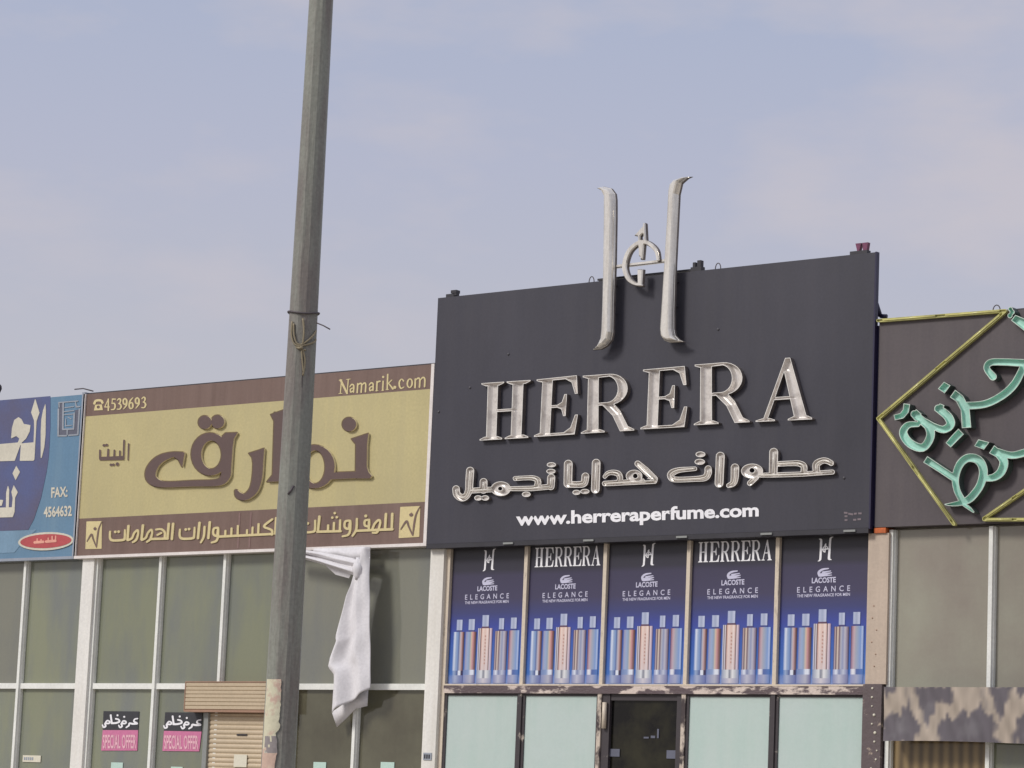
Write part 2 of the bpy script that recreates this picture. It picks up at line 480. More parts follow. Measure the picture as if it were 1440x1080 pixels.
def contours(X, Y, F, level):
    G = F - level
    G = np.where(np.abs(G) < 1e-9, 1e-9, G)
    I = G < 0
    a, b, c, d = I[:-1, :-1], I[:-1, 1:], I[1:, 1:], I[1:, :-1]
    code = a * 1 + b * 2 + c * 4 + d * 8
    nxt = {}; pos = {}

    def edge(i, j, k_):
        if k_ == 0: key, p, q = ('h', i, j), (i, j), (i, j + 1)
        elif k_ == 1: key, p, q = ('v', i, j + 1), (i, j + 1), (i + 1, j + 1)
        elif k_ == 2: key, p, q = ('h', i + 1, j), (i + 1, j), (i + 1, j + 1)
        else: key, p, q = ('v', i, j), (i, j), (i + 1, j)
        if key not in pos:
            t = G[p] / (G[p] - G[q])
            pos[key] = (X[p] + t * (X[q] - X[p]), Y[p] + t * (Y[q] - Y[p]))
        return key
    T = {1: [(3, 0)], 2: [(0, 1)], 3: [(3, 1)], 4: [(1, 2)], 5: [(3, 0), (1, 2)], 6: [(0, 2)], 7: [(3, 2)], 8: [(2, 3)], 9: [(2, 0)], 10: [(0, 1), (2, 3)], 11: [(2, 1)], 12: [(1, 3)], 13: [(1, 0)], 14: [(0, 3)]}
    for i, j in zip(*np.nonzero((code > 0) & (code < 15))):
        for s, t in T[int(code[i, j])]:
            nxt[edge(i, j, s)] = edge(i, j, t)
    loops = []
    while nxt:
        st, cur = nxt.popitem(); lp = [st]
        while cur != st and cur in nxt:
            lp.append(cur); cur = nxt.pop(cur)
        lp = [pos[q] for q in lp]
        if len(lp) > 3: loops.append(lp)
    return loops


def thin(lp, tol):
    """drop points that lie on the line of their neighbours (Douglas-Peucker on a loop)"""
    n = len(lp)
    A = np.array(lp)
    keep = set()

    def rec(i, j):
        if j <= i + 1: return
        a, b = A[i], A[j % n]
        Q = A[i + 1:j]
        q, _ = seg_dist(Q[:, 0], Q[:, 1], a, b)
        m = int(np.argmax(q))
        if q[m] > tol:
            keep.add(i + 1 + m); rec(i, i + 1 + m); rec(i + 1 + m, j)
    far = int(np.argmax(np.hypot(*(A - A[0]).T)))
    keep |= {0, far}
    rec(0, far); rec(far, n)
    return [lp[i % n] for i in sorted(keep)]


def ink(mb, shapes, mp, yf, yb, cell=0.5, tol=None, prof=None, mi=0, side=0, grow=0.0, bands=None):
    """fill the union of the shapes at depth yf, with walls back to yb; prof = [(inset, raise)] steps the face (tray or rounded)"""
    X, Y, F = field(shapes, cell)
    if grow:
        Xp = F
        pad = int(grow / cell) + 2
        x0, y0 = X[0, 0] - pad * cell, Y[0, 0] - pad * cell
        X, Y = np.meshgrid(x0 + cell * np.arange(X.shape[1] + 2 * pad), y0 + cell * np.arange(X.shape[0] + 2 * pad))
        F = np.full(X.shape, 1e9)
        for sh in shapes:
            F = np.maximum(F, -sdf(sh[1], X, Y)) if sh[0] == '-' else np.minimum(F, sdf(sh, X, Y))
        F = F - grow
    tol = cell * 0.22 if tol is None else tol
    base = [thin(l, tol) for l in contours(X, Y, F, 0.0)]
    base = [l for l in base if len(l) > 2]
    if not base: return
    lv = [(0.0, 0.0)] if not prof else prof
    pts, edges, zz = [], [], []

    def push(loops, z):
        for l in loops:
            b = len(pts)
            pts.extend(Vector(p) for p in l); zz.extend([z] * len(l))
            edges.extend((b + i, b + (i + 1) % len(l)) for i in range(len(l)))
    push(base, lv[0][1])
    if prof and len(prof) > 1:
        ins = F < 0
        D = np.full(X.shape, 1e9)
        xi, yi = X[ins], Y[ins]; dd = np.full(xi.shape, 1e9)
        for l in base:
            for a, b in zip(l, l[1:] + l[:1]): dd = np.minimum(dd, seg_dist(xi, yi, a, b)[0])
        D = np.where(ins, 0.0, np.abs(F)); D[ins] = -dd
        for inset, z in prof[1:]:
            push([q for q in (thin(l, tol) for l in contours(X, Y, D, -inset)) if len(q) > 2], z)
        FF = D
    else:
        FF = F
    r = delaunay_2d_cdt(pts, edges, [], 0, 1e-6)
    vs, fs, ov = r[0], r[2], r[3]
    x0, y0 = X[0, 0], Y[0, 0]

    def val(p):
        fx, fy = (p[0] - x0) / cell, (p[1] - y0) / cell
        i, j = min(max(int(fy), 0), X.shape[0] - 2), min(max(int(fx), 0), X.shape[1] - 2)
        a, b = fx - j, fy - i
        return (FF[i, j] * (1 - a) + FF[i, j + 1] * a) * (1 - b) + (FF[i + 1, j] * (1 - a) + FF[i + 1, j + 1] * a) * b
    zv = [zz[ov[i][0]] if ov[i] else 0.0 for i in range(len(vs))]
    V = []
    for p, z in zip(vs, zv):
        q = mp(p[0], p[1]); V.append((q[0], yf - z, q[1]))
    groups = {}
    for f in fs:
        c = sum((vs[i] for i in f), Vector((0, 0))) / len(f)
        d = val(c)
        if d >= 0: continue
        m = mi
        if bands:
            for lim, bm_ in bands:
                if -d >= lim: m = bm_
        groups.setdefault(m, []).append(tuple(f))
    b0 = len(mb.v)
    first = True
    for m, gf in groups.items():
        if first:
            mb.add(V, gf, m); first = False
        else:
            for f in gf:
                mb.f.append(tuple(i + b0 for i in f)); mb.m.append(m); mb.smooth.append(False)
    if yb is not None:
        z0 = lv[0][1]
        for l in base:
            q = [mp(*p) for p in l]
            n = len(q)
            vs2 = [(p[0], yf - z0, p[1]) for p in q] + [(p[0], yb, p[1]) for p in q]
            mb.add(vs2, [(i, (i + 1) % n, n + (i + 1) % n, n + i) for i in range(n)], side)


def facade(Y):
    def f(px, py):
        v = at(px, py, Y); return (v.x, v.z)
    return f


def text_mesh(body, bold=0.0, spacing=1.0):
    c = bpy.data.curves.new('lettering', 'FONT'); c.body = body; c.size = 1.0; c.offset = bold; c.space_character = spacing
    c.resolution_u = 3; c.fill_mode = 'FRONT'
    o = bpy.data.objects.new('lettering', c); COL.objects.link(o)
    dg = bpy.context.evaluated_depsgraph_get(); dg.update()
    me = bpy.data.meshes.new_from_object(o.evaluated_get(dg))
    vs = [tuple(v.co) for v in me.vertices]; fs = [tuple(p.vertices) for p in me.polygons]
    bpy.data.objects.remove(o); bpy.data.curves.remove(c); bpy.data.meshes.remove(me)
    return vs, fs


def write(mb, body, p0, p1, up, y, mp, mi=0, bold=0.0, ref='x', thick=0.004, spacing=1.0):
    """set a line of type between two baseline points; up = height in the same units of the tallest glyph"""
    vs, fs = text_mesh(body, bold, spacing)
    x0, x1 = min(v[0] for v in vs), max(v[0] for v in vs)
    h = max(v[1] for v in vs)
    V = []
    for v in vs:
        t = (v[0] - x0) / (x1 - x0)
        q = mp(p0[0] + (p1[0] - p0[0]) * t, p0[1] + (p1[1] - p0[1]) * t - v[1] / h * up)
        V.append((q[0], y, q[1]))
    mb.add(V, fs, mi)


# ------------------------------------------------------------------ serif capitals (unit box, y up)
def serif(ch):
    u = {
        'H': [P((.13, .02), (.35, .02), (.35, .98), (.13, .98)), P((.63, .02), (.86, .02), (.86, .98), (.63, .98)), P((.3, .475), (.7, .475), (.7, .53), (.3, .53))] +
             [P((a, .97), (a, 1), (b, 1), (b, .97), (b - .10, .93), (a + .10, .93)) for a, b in ((0, .47), (.51, 1))] +
             [P((a, .03), (a, 0), (b, 0), (b, .03), (b - .10, .07), (a + .10, .07)) for a, b in ((0, .47), (.51, 1))],
        'E': [P((.13, .02), (.38, .02), (.38, .98), (.13, .98)), P((0, .965), (0, 1), (.92, 1), (.97, .68), (.89, .68), (.80, .88), (.66, .945), (.38, .945), (.12, .93)),
              P((0, .035), (0, 0), (.95, 0), (1.0, .34), (.92, .34), (.83, .13), (.68, .055), (.38, .055), (.12, .07)),
              P((.36, .475), (.50, .475), (.60, .44), (.65, .32), (.72, .32), (.72, .70), (.65, .70), (.60, .57), (.50, .53), (.36, .53))],
        'R': [E(.55, .73, .37, .27), cut(E(.50, .735, .21, .215)), cut(P((.30, .52), (.5, .52), (.5, .945), (.30, .945))), P((0, .965), (0, 1), (.56, 1), (.56, .945), (.12, .93)), P((.3, .46), (.56, .46), (.56, .515), (.3, .515)),
              P((.11, .02), (.34, .02), (.34, .98), (.11, .98)), P((0, .03), (0, 0), (.46, 0), (.46, .03), (.36, .07), (.10, .07)),
              P((.44, .5), (.62, .5), (.76, .36), (.90, .09), (1.02, .03), (1.02, 0), (.74, 0), (.60, .28), (.40, .47))],
        'A': [P((.50, 1), (.58, 1), (.225, .03), (.13, .03)), P((.50, 1), (.60, 1), (.94, .03), (.70, .03), (.47, .84)), P((.26, .335), (.74, .335), (.74, .39), (.26, .39)),
              P((0, .03), (0, 0), (.36, 0), (.36, .03), (.26, .06), (.12, .06)), P((.58, .03), (.58, 0), (1.03, 0), (1.03, .03), (.95, .07), (.68, .07))],
    }[ch]
    return tx(u, lambda x, y: (x, 1 - y))


def emblem():
    """the H-shaped monogram in the pixels of a 3.859x enlargement"""
    left = [P((150, 133), (190, 124), (235, 135), (258, 165), (262, 200), (262, 300), (258, 540), (250, 760), (247, 920), (238, 960), (215, 990), (180, 1010), (125, 1014), (160, 988), (178, 950), (183, 900), (188, 760), (192, 560), (195, 300), (195, 180), (180, 148))]
    right = [P((678, 70), (620, 72), (575, 88), (552, 115), (545, 150), (538, 300), (525, 520), (510, 760), (501, 900), (505, 940), (520, 962), (550, 974), (640, 970), (605, 956), (585, 935), (578, 900), (578, 800), (585, 560), (598, 300), (604, 170), (618, 110), (650, 82))]
    ring = [S((488, 525, 18), (475, 470, 24), (430, 432, 26), (385, 430, 26), (335, 470, 28), (310, 530, 30), (308, 580, 30), (330, 630, 28), (365, 655, 22), (400, 662, 14)), SF((392, 575, 34), (390, 660, 26)),
            SF((402, 440, 26), (400, 522, 16)), S((388, 500, 10), (386, 385, 16), curve=False), S((413, 330, 16), (418, 425, 16), curve=False), P((358, 392), (415, 330), (418, 372), (392, 398))]
    bar = [S((240, 560, 17), (530, 526, 17), curve=False)]
    return left, right, ring, bar


# ================================================================== GROUND
def structure(o):
    o['kind'] = 'structure'; return o


mb = MB(); mb.add([(-600, -600, 0), (600, -600, 0), (600, 600, 0), (-600, 600, 0)], [(0, 1, 2, 3)])
structure(mb.build('ground', M_SAND))
mb = MB(); mb.add([(-120, -7, .004), (90, -7, .004), (90, 13.2, .004), (-120, 13.2, .004)], [(0, 1, 2, 3)])
structure(mb.build('road', M_ASPH))
mb = MB(); mb.box(-60, 30, 13.2, 22.4, -0.2, 0.13); structure(mb.build('pavement', M_PAVE))

# ================================================================== BUILDING
XL, XR = -34.0, -5.0
X_PIER1 = (at(98, 1080, YP).x, at(114.5, 1080, YP).x)           # white pier between the two left shops
X_PIER2 = (at(592, 1080, YP).x, at(611, 1080, YP).x)            # white pier beside the perfume shop
X_PIER3 = (at(1216.5, 960, YP).x, at(1245.5, 960, YP).x)        # tan pier right of the perfume shop
Z_SB = at(350, 773, YS).z                                       # underside of the signs
Z_ST = at(350, 534.5, YS).z
Z_TR = at(300, 965, YM).z                                       # transom centre
bld = thing('shop_building', 'long single-storey shop row with white piers and flat parapet carrying four signs', 'building', (-20, 27, 0))
mb = MB(); mb.box(XL, XR, YS + 0.16, YS + 0.42, Z_SB - 0.05, Z_ST - 0.12); mb.build('wall', M_ROOF, bld)
mb = MB(); mb.box(XL, XR, YS + 0.42, 34, Z_ST - 1.0, Z_ST - 0.7); mb.build('roof', M_ROOF, bld)
mb = MB(); mb.box(XL, XL + 0.3, YS + 0.42, 34, 0.13, Z_ST - 1.0); mb.box(XR - 0.3, XR, YS + 0.42, 34, 0.13, Z_ST - 1.0); mb.box(XL + 0.3, XR - 0.3, 33.7, 34, 0.13, Z_ST - 1.0); mb.build('side_wall', M_ROOF, bld)
for x0, x1, m in ((X_PIER1[0], X_PIER1[1], M_WHITE), (X_PIER2[0], X_PIER2[1], M_WHITE)):
    mb = MB(); mb.box(x0, x1, YP, YS + 0.4, 0.13, Z_SB - 0.02); mb.box(x1, x1 + 0.035, YP + 0.05, YS + 0.38, 0.13, Z_SB - 0.02)
    mb.build('pier', m, bld)
# tan pier: stone upper part, patchy painted lower part, fixing dots
zj = at(1230, 962, YP).z
mb = MB(); mb.box(X_PIER3[0], X_PIER3[1], YP, YS + 0.4, zj, Z_SB - 0.06)
p3 = mb.build('pier', M_TAN, bld, 'tan stone pier with patchy dark paint below')
mb = MB(); mb.box(X_PIER3[0] - 0.012, X_PIER3[1] - 0.03, YP - 0.014, YS + 0.38, 0.13, zj); mb.build('painted_base', M_TANPAINT, p3)
mb = MB()
for i in range(6):
    for (px, py) in ((1231 + random.uniform(-6, 6), 852 + i * 17),):
        v = at(px, py, YP); mb = MB(); mb.tube([(v.x, YP - 0.004, v.z), (v.x, YP + 0.01, v.z)], 0.006, 7); mb.build('bolt', M_TANDK, p3)
mb = MB()
for i in range(10):
    v = at(1229 + random.uniform(-4, 5) + (1 - i / 5) * 1.5, 968 + i * 12.5, YP - 0.014); r = random.uniform(0.007, 0.014)
    mb = MB(); mb.tube([(v.x, YP - 0.02, v.z), (v.x, YP, v.z)], r, 7); mb.build('paint_dot', M_PAPER, p3)
mb = MB(); a = at(1231, 742, YP); c = at(1247, 747, YP); mb.box(a.x, c.x, YP - 0.02, YP + 0.2, Z_SB - 0.06, Z_SB - 0.015); mb.build('rusty_bracket', M_RUST, bld)


# ================================================================== SHOPFRONTS
def shopfront(label, x0, x1, bars, z0=0.13, tr=Z_TR, glass_up=M_GLASS, glass_lo=None, barw=0.038, skip_low=(), frame=M_ALU, trm=None, ztop=None):
    """glazing between x0 and x1; bars = centre X of each upright"""
    zt = Z_SB - 0.03 if ztop is None else ztop
    t = thing('shopfront', label, 'shopfront', ((x0 + x1) / 2, YG, z0))
    edges = [x0] + list(bars) + [x1]
    for i, x in enumerate(bars):
        mb = MB(); mb.box(x - barw / 2, x + barw / 2, YM, YG + 0.03, z0, zt, 0)
        mb.box(x + barw / 2 - 0.001, x + barw / 2 + 0.012, YM + 0.025, YG + 0.03, z0, zt, 1)
        mb.build('mullion', [frame, frame], t)
    for i in range(len(edges) - 1):
        a = edges[i] + (barw / 2 if i > 0 else 0); b = edges[i + 1] - (barw / 2 if i < len(edges) - 2 else 0)
        mb = MB(); mb.box(a, b, YM + 0.02, YG + 0.03, tr - 0.03, tr + 0.03); mb.build('transom', trm or frame, t)
        mb = MB(); mb.box(a, b, YG, YG + 0.02, tr + 0.03, zt); mb.build('window_pane', glass_up[i] if isinstance(glass_up, list) else glass_up, t)
        gl = glass_lo[i] if isinstance(glass_lo, (list, tuple)) else (glass_lo or (glass_up[i] if isinstance(glass_up, list) else glass_up))
        if gl is not None:
            mb = MB(); mb.box(a, b, YG + 0.002, YG + 0.022, z0, tr - 0.03); mb.build('window_pane', gl, t)
    return t


def X(px, py, Y=YM): return at(px, py, Y).x


SF1 = shopfront('left shopfront of olive glass under the blue sign', -28.9, X_PIER1[0], [-26.9, X(26.5, 930)], glass_up=[M_GLASSG, M_GLASSG, M_GLASS], glass_lo=M_GLASS)
nb = [X(136.8, 787), X(225.8, 787), X(316.2, 787), X(406, 787), X(495.5, 1060)]
SF2 = shopfront('olive glass shopfront under the khaki and brown sign, behind the pole', X_PIER1[1] + 0.035, X_PIER2[0], nb, glass_up=[M_GLASS, M_GLASS, M_GLASS, M_GLASS, M_GLASSG, M_GLASSG],
                glass_lo=[M_GLASS, M_GLASS, M_GLASS, None, M_GLASS2, M_GLASS2])
# perfume shop: five bays
pb = [X((737 + 741.7) / 2, 767), X((847.9 + 853.5) / 2, 762), X((965.5 + 970.8) / 2, 757), X((1090 + 1095.8) / 2, 753)]
pl = X(631, 768); pr = X_PIER3[0]
YGP = YM + 0.045     # glass almost flush with the slim frame
ZPT = Z_SB - 0.05
pf = thing('shopfront', 'perfume shop glazing with worn frame, frosted mint panes and a dark door below the posters', 'shopfront', ((pl + pr) / 2, YGP, 0.13))
ztr = at(900, 969.5, YM).z
for i, x in enumerate(pb):
    mb = MB(); mb.box(x - 0.02, x + 0.02, YM + 0.012, YGP + 0.03, ztr + 0.04, ZPT); mb.build('mullion', M_POSTFRAME, pf)
    mb = MB(); mb.box(x - 0.022, x + 0.022, YM + 0.005, YGP + 0.03, 0.13, ztr - 0.04); mb.build('mullion', M_WORN if i in (1, 2) else M_WORNDARK, pf)
mb = MB(); mb.box(pl - 0.035, pl + 0.02, YM + 0.01, YGP + 0.03, 0.13, ZPT); mb.build('jamb', M_POSTFRAME, pf)
mb = MB(); mb.box(pr - 0.022, pr - 0.014, YM + 0.01, YGP + 0.03, 0.13, ZPT); mb.build('jamb', M_WORN, pf)
mb = MB(); mb.box(pl + 0.02, pr - 0.022, YM - 0.005, YGP + 0.03, ztr - 0.04, ztr + 0.032); mb.build('transom', M_WORNT, pf)
mb = MB(); mb.box(pl + 0.02, pr - 0.022, YM - 0.008, YM + 0.012, ztr + 0.033, ztr + 0.048); mb.build('transom_trim', M_POSTFRAME, pf)
ed = [pl + 0.02] + pb + [pr - 0.022]
for i in range(5):
    a = ed[i] + (0.022 if i else 0); b = ed[i + 1] - (0.022 if i < 4 else 0)
    mb = MB(); mb.box(a, b, YGP + 0.008, YGP + 0.028, ztr + 0.04, ZPT); mb.build('window_pane', M_GLASS, pf)
    a = ed[i] + (0.022 if i else 0); b = ed[i + 1] - (0.022 if i < 4 else 0)
    if i != 2:
        w_ = 0.03
        mb = MB(); mb.box(a, a + w_, YM + 0.02, YGP + 0.03, 0.13, ztr - 0.04); mb.box(b - 0.022, b, YM + 0.02, YGP + 0.03, 0.13, ztr - 0.04); mb.box(a + w_, b - 0.022, YM + 0.022, YGP + 0.03, ztr - 0.062, ztr - 0.04)
        fr = mb.build('window_frame', M_WORNDARK, pf)
        mb = MB(); mb.box(a + w_, b - 0.022, YGP - 0.012, YGP + 0.02, 0.13, ztr - 0.062); mb.build('pane', M_MINT, fr)
    else:
        dx0, dx1 = a, b
        mb = MB(); mb.box(a, a + 0.09, YM + 0.02, YGP + 0.03, 0.13, ztr - 0.04); mb.box(b - 0.06, b, YM + 0.02, YGP + 0.03, 0.13, ztr - 0.04); mb.box(a + 0.09, b - 0.06, YM + 0.03, YGP + 0.03, ztr - 0.10, ztr - 0.04)
        dr = mb.build('door', M_WORNDARK, pf)
        mb = MB(); mb.box(a + 0.09, b - 0.06, YGP + 0.01, YGP + 0.025, 0.13, ztr - 0.10); mb.build('pane', M_GLASSD, dr)
        mb = MB(); mb.tube([(a + 0.045, YM + 0.0, ztr - 0.12), (a + 0.045, YM + 0.0, ztr - 0.36)], 0.022, 8); mb.build('closer', M_POSTFRAME, dr)
        for q in ((857, 1053, 871, 1064), (937.5, 1055, 954, 1067)):
            u0, u1 = at(q[0], q[1], YGP), at(q[2], q[3], YGP)
            mb = MB(); mb.box(u0.x, u1.x, YGP - 0.0, YGP + 0.006, u1.z, u0.z); mb.build('door_notice', M_GREY2, dr)
        mb = MB()
        for q in ((905, 1036, 912, 1038.5), (915, 1034.5, 921, 1038), (924, 1025, 926, 1038)):
            u0, u1 = at(q[0], q[1], YGP), at(q[2], q[3], YGP); mb.box(u0.x, u1.x, YGP + 0.002, YGP + 0.008, u1.z, u0.z)
        mb.build('door_lettering', M_GREY2, dr)
# shop right of the tan pier
rb = [X(1253.5, 743), X(1393.7, 740)]
rb += [rb[1] + (rb[1] - rb[0]), rb[1] + 2 * (rb[1] - rb[0])]
zrt = at(1340, 1005, YM).z
SF4 = shopfront('grey glass shopfront behind the camouflage board, right of the tan pier', X_PIER3[1], XR - 0.4, rb, tr=zrt, glass_up=M_GLASS3, glass_lo=[M_GLASS3, M_BLIND, M_GLASS, M_GLASS, M_GLASS])


# ================================================================== SIGNS
def sign_board(root, x0, x1, z0, z1, y, m, thick=0.11, edge=None):
    mb = MB(); mb.box(x0, x1, y, y + thick, z0, z1); return mb.build('panel', m, root)


# ---- khaki and brown household sign
nx0, nx1 = at(115, 666, YS).x, at(602.6, 640, YS).x
nz0, nz1 = Z_SB, Z_ST
ns = thing('shop_sign', 'khaki and brown sign with big raised brown Arabic lettering', 'sign', ((nx0 + nx1) / 2, YS, nz0))
zb1 = at(360, 556.5, YS).z - 0.0   # lower edge of upper band
zA = at(121, 585, YS).z; zB = at(608, 547.5, YS).z; zb1 = (zA + zB) / 2
zA = at(112, 728.5, YS).z; zB = at(598, 706.5, YS).z; zb2 = (zA + zB) / 2
sign_board(ns, nx0, nx1, zb2, zb1, YS, M_CREAM)
mb = MB(); mb.box(nx0, nx1, YS, YS + 0.11, zb1, nz1); mb.box(nx0, nx1, YS, YS + 0.11, nz0, zb2); mb.build('brown_band', M_BROWN, ns)
mb = MB()
mb.box(nx0 - 0.03, nx0, YS - 0.02, YS + 0.12, nz0 - 0.03, nz1); mb.box(nx1, nx1 + 0.04, YS - 0.02, YS + 0.12, nz0 - 0.03, nz1); mb.box(nx0, nx1, YS - 0.02, YS + 0.12, nz0 - 0.03, nz0)
mb.build('frame', M_FRAMEW, ns)
mb = MB(); mb.box(nx0 - 0.02, nx1 + 0.02, YS + 0.02, YS + 0.14, nz1, nz1 + 0.015); mb.build('top_cap', M_DARK, ns)
# faint seams
mb = MB()
for px in (352, 336):
    a = at(px, 745, YS); mb.box(a.x - 0.012, a.x + 0.012, YS - 0.003, YS + 0.001, nz0 + 0.02, zb2 - 0.02)
mb.build('seam', mat('brown_seam', C(128, 102, 96), 0.5), ns)

yl = YS - 0.03
q = []
q += zs(195, 570, 9, [E(838, 215, 82, 84), E(1000, 208, 82, 84)])
g1 = zs(195, 570, 9, [E(905, 618, 240, 270), cut(E(920, 625, 130, 180)), P((1050, 400), (1100, 350), (1250, 345), (1205, 420), (1190, 520), (1168, 830), (1060, 830)),
                      S((1105, 790, 125), (1100, 890, 118), (1010, 975, 85), (700, 988, 76), (320, 1000, 76), (175, 945, 120), (150, 850, 130), (205, 740, 112), (300, 665, 92), (430, 622, 62), (560, 606, 26)),
                      P((430, 598), (582, 600), (550, 778), (505, 690), (440, 650))])
g2 = [S((363, 642, 14), (362, 668, 14), (357, 688, 12), (346, 698.5, 9), (336, 697, 9), (332.5, 691, 5)), P((350, 637.5), (371.5, 630.5), (370, 652), (355.5, 650), (354.5, 643))]
g3 = [SF((393, 580, 14), (390, 676, 14)), P((381, 583), (400, 576), (400, 594), (386.5, 594)), P((375.5, 677.5), (411, 676.5), (404, 667), (384, 667))]
g4 = zs(400, 580, 9, [E(380, 685, 255, 275), cut(E(388, 690, 128, 212)), P((540, 762), (910, 750), (910, 832), (560, 848)), P((850, 335), (1062, 265), (1045, 400), (1040, 690), (1062, 755), (1105, 805), (1080, 835), (900, 835), (905, 400), (870, 362))])
g5 = zs(400, 580, 9, [E(820, 150, 87, 88)])
mo = MB(); ml = MB()
for g in (q, g1, g2, g3, g4, g5):
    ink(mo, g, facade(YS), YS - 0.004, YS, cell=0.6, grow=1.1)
    ink(ml, g, facade(yl), yl, YS - 0.004, cell=0.5, mi=0, side=1)
mo.build('letter_shadow_outline', M_OUTL, ns)
ml.build('raised_lettering', [M_BROWNLET, M_CREAMSIDE], ns)
# the word at the left
mb = MB()
g = [S((548, 760, 22), (540, 960, 16), curve=False), S((490, 715, 24), (483, 930, 24), curve=False), SF((492, 935, 52), (180, 945, 46)), S((437, 850, 22), (437, 930, 24), curve=False), S((368, 840, 24), (365, 935, 28), curve=False), S((290, 830, 26), (285, 935, 28), curve=False), S((185, 840, 24), (186, 945, 28), curve=False),
     E(236, 776, 20, 18), E(270, 771, 18, 18), E(325, 1022, 20, 17), E(356, 1020, 18, 17), E(405, 1014, 22, 24)]
ink(mb, zs(120, 540, 9, g), facade(YS - 0.008), YS - 0.008, YS, cell=0.45, mi=0, side=1)
mb.build('small_lettering', [M_BROWNLET, M_CREAMSIDE], ns)
# phone number and web address on the upper band
mb = MB()
dig = {
    '4': [S((.5, 0, .16), (.5, 1, .17), curve=False), S((.48, .03, .1), (.02, .68, .1), curve=False), S((.02, .7, .11), (.66, .7, .11), curve=False)],
    '5': [S((.2, .03, .15), (.6, .03, .13), curve=False), S((.2, .03, .1), (.13, .42, .1), curve=False), S((.13, .42, .12), (.45, .42, .16), (.57, .65, .2), (.42, .93, .15), (.05, .97, .12))],
    '3': [S((.07, .16, .12), (.3, .02, .14), (.5, .14, .19), (.42, .38, .14), (.22, .46, .1)), S((.22, .46, .1), (.48, .54, .16), (.57, .74, .2), (.38, .96, .14), (.04, .96, .12))],
    '9': [S((.3, .03, .13), (.07, .18, .19), (.09, .46, .19), (.3, .58, .13), (.5, .42, .18), (.52, .2, .2), (.3, .03, .13)), S((.53, .22, .2), (.5, .62, .19), (.1, .98, .1))],
    '6': [S((.56, 0, .1), (.18, .3, .18), (.06, .68, .2), (.16, .93, .18), (.34, .98, .13), (.54, .84, .19), (.54, .56, .19), (.34, .43, .13), (.12, .56, .15))]}
for ch, xc, sl_ in zip('4539693', (275, 355, 430, 505, 580, 660, 740), range(7)):
    yb_ = 333 - (xc - 275) * 0.062; yt = 192 - (xc - 275) * 0.062
    ink(mb, tx(dig[ch], lambda u, v: (120 + (xc - 30 + u * 92) / 9, 540 + (yt + v * (yb_ - yt)) / 9)), facade(YS - 0.004), YS - 0.004, None, cell=0.22)
ink(mb, zs(120, 540, 9, [P((108, 336), (125, 262), (210, 258), (222, 330)), S((115, 245, 32), (130, 215, 30), (165, 206, 30), (203, 212, 30), (216, 236, 32)), cut(E(165, 292, 20, 20)), cut(P((140, 236), (195, 232), (195, 248), (140, 252)))]), facade(YS - 0.004), YS - 0.004, None, cell=0.3)
mb.build('phone_number', M_CREAMTXT, ns)
mb = MB()
L = lambda *p: S(*p, curve=False)
g = [L((182, 225, 14), (168, 388, 14)), L((172, 222, 28), (252, 386, 26)), L((268, 212, 14), (254, 386, 14)), L((152, 222, 9), (190, 218, 9)), L((245, 212, 9), (292, 207, 9)), L((148, 392, 9), (190, 388, 9)),
     S((288, 305, 14), (312, 276, 18), (337, 292, 19), (334, 372, 20)), S((330, 318, 14), (297, 336, 18), (300, 372, 18), (330, 356, 14)),
     L((388, 266, 20), (381, 378, 20)), S((388, 285, 12), (420, 262, 20), (437, 280, 19), (431, 374, 20)), S((440, 285, 12), (470, 258, 20), (489, 276, 19), (485, 368, 20)),
     S((533, 284, 14), (556, 256, 18), (582, 270, 19), (580, 350, 20)), S((575, 300, 14), (541, 317, 18), (544, 354, 18), (575, 338, 14)),
     L((632, 240, 20), (628, 354, 20)), S((634, 262, 12), (650, 240, 18), (668, 236, 22)), L((709, 236, 20), (703, 348, 20)), S((710, 181, 30)), L((767, 150, 20), (761, 338, 20)), L((765, 272, 12), (818, 220, 14)), L((780, 262, 14), (832, 332, 22)), S((857, 312, 40)),
     S((968, 232, 18), (945, 208, 14), (918, 235, 20), (914, 285, 22), (935, 325, 18), (972, 308, 12)), E(1046, 260, 41, 62, 0.1), cut(E(1046, 260, 19, 47, 0.1)),
     L((1117, 208, 22), (1113, 314, 22)), S((1117, 226, 12), (1150, 196, 20), (1173, 214, 20), (1169, 308, 22)), S((1178, 224, 12), (1210, 188, 20), (1236, 206, 20), (1233, 302, 22)),
     L((612, 356, 9), (645, 353, 9)), L((690, 351, 9), (718, 348, 9)), L((745, 341, 9), (778, 338, 9))]
ink(mb, zs(460, 510, 9, g), facade(YS - 0.004), YS - 0.004, None, cell=0.22)
mb.build('web_address', M_CREAMTXT, ns)
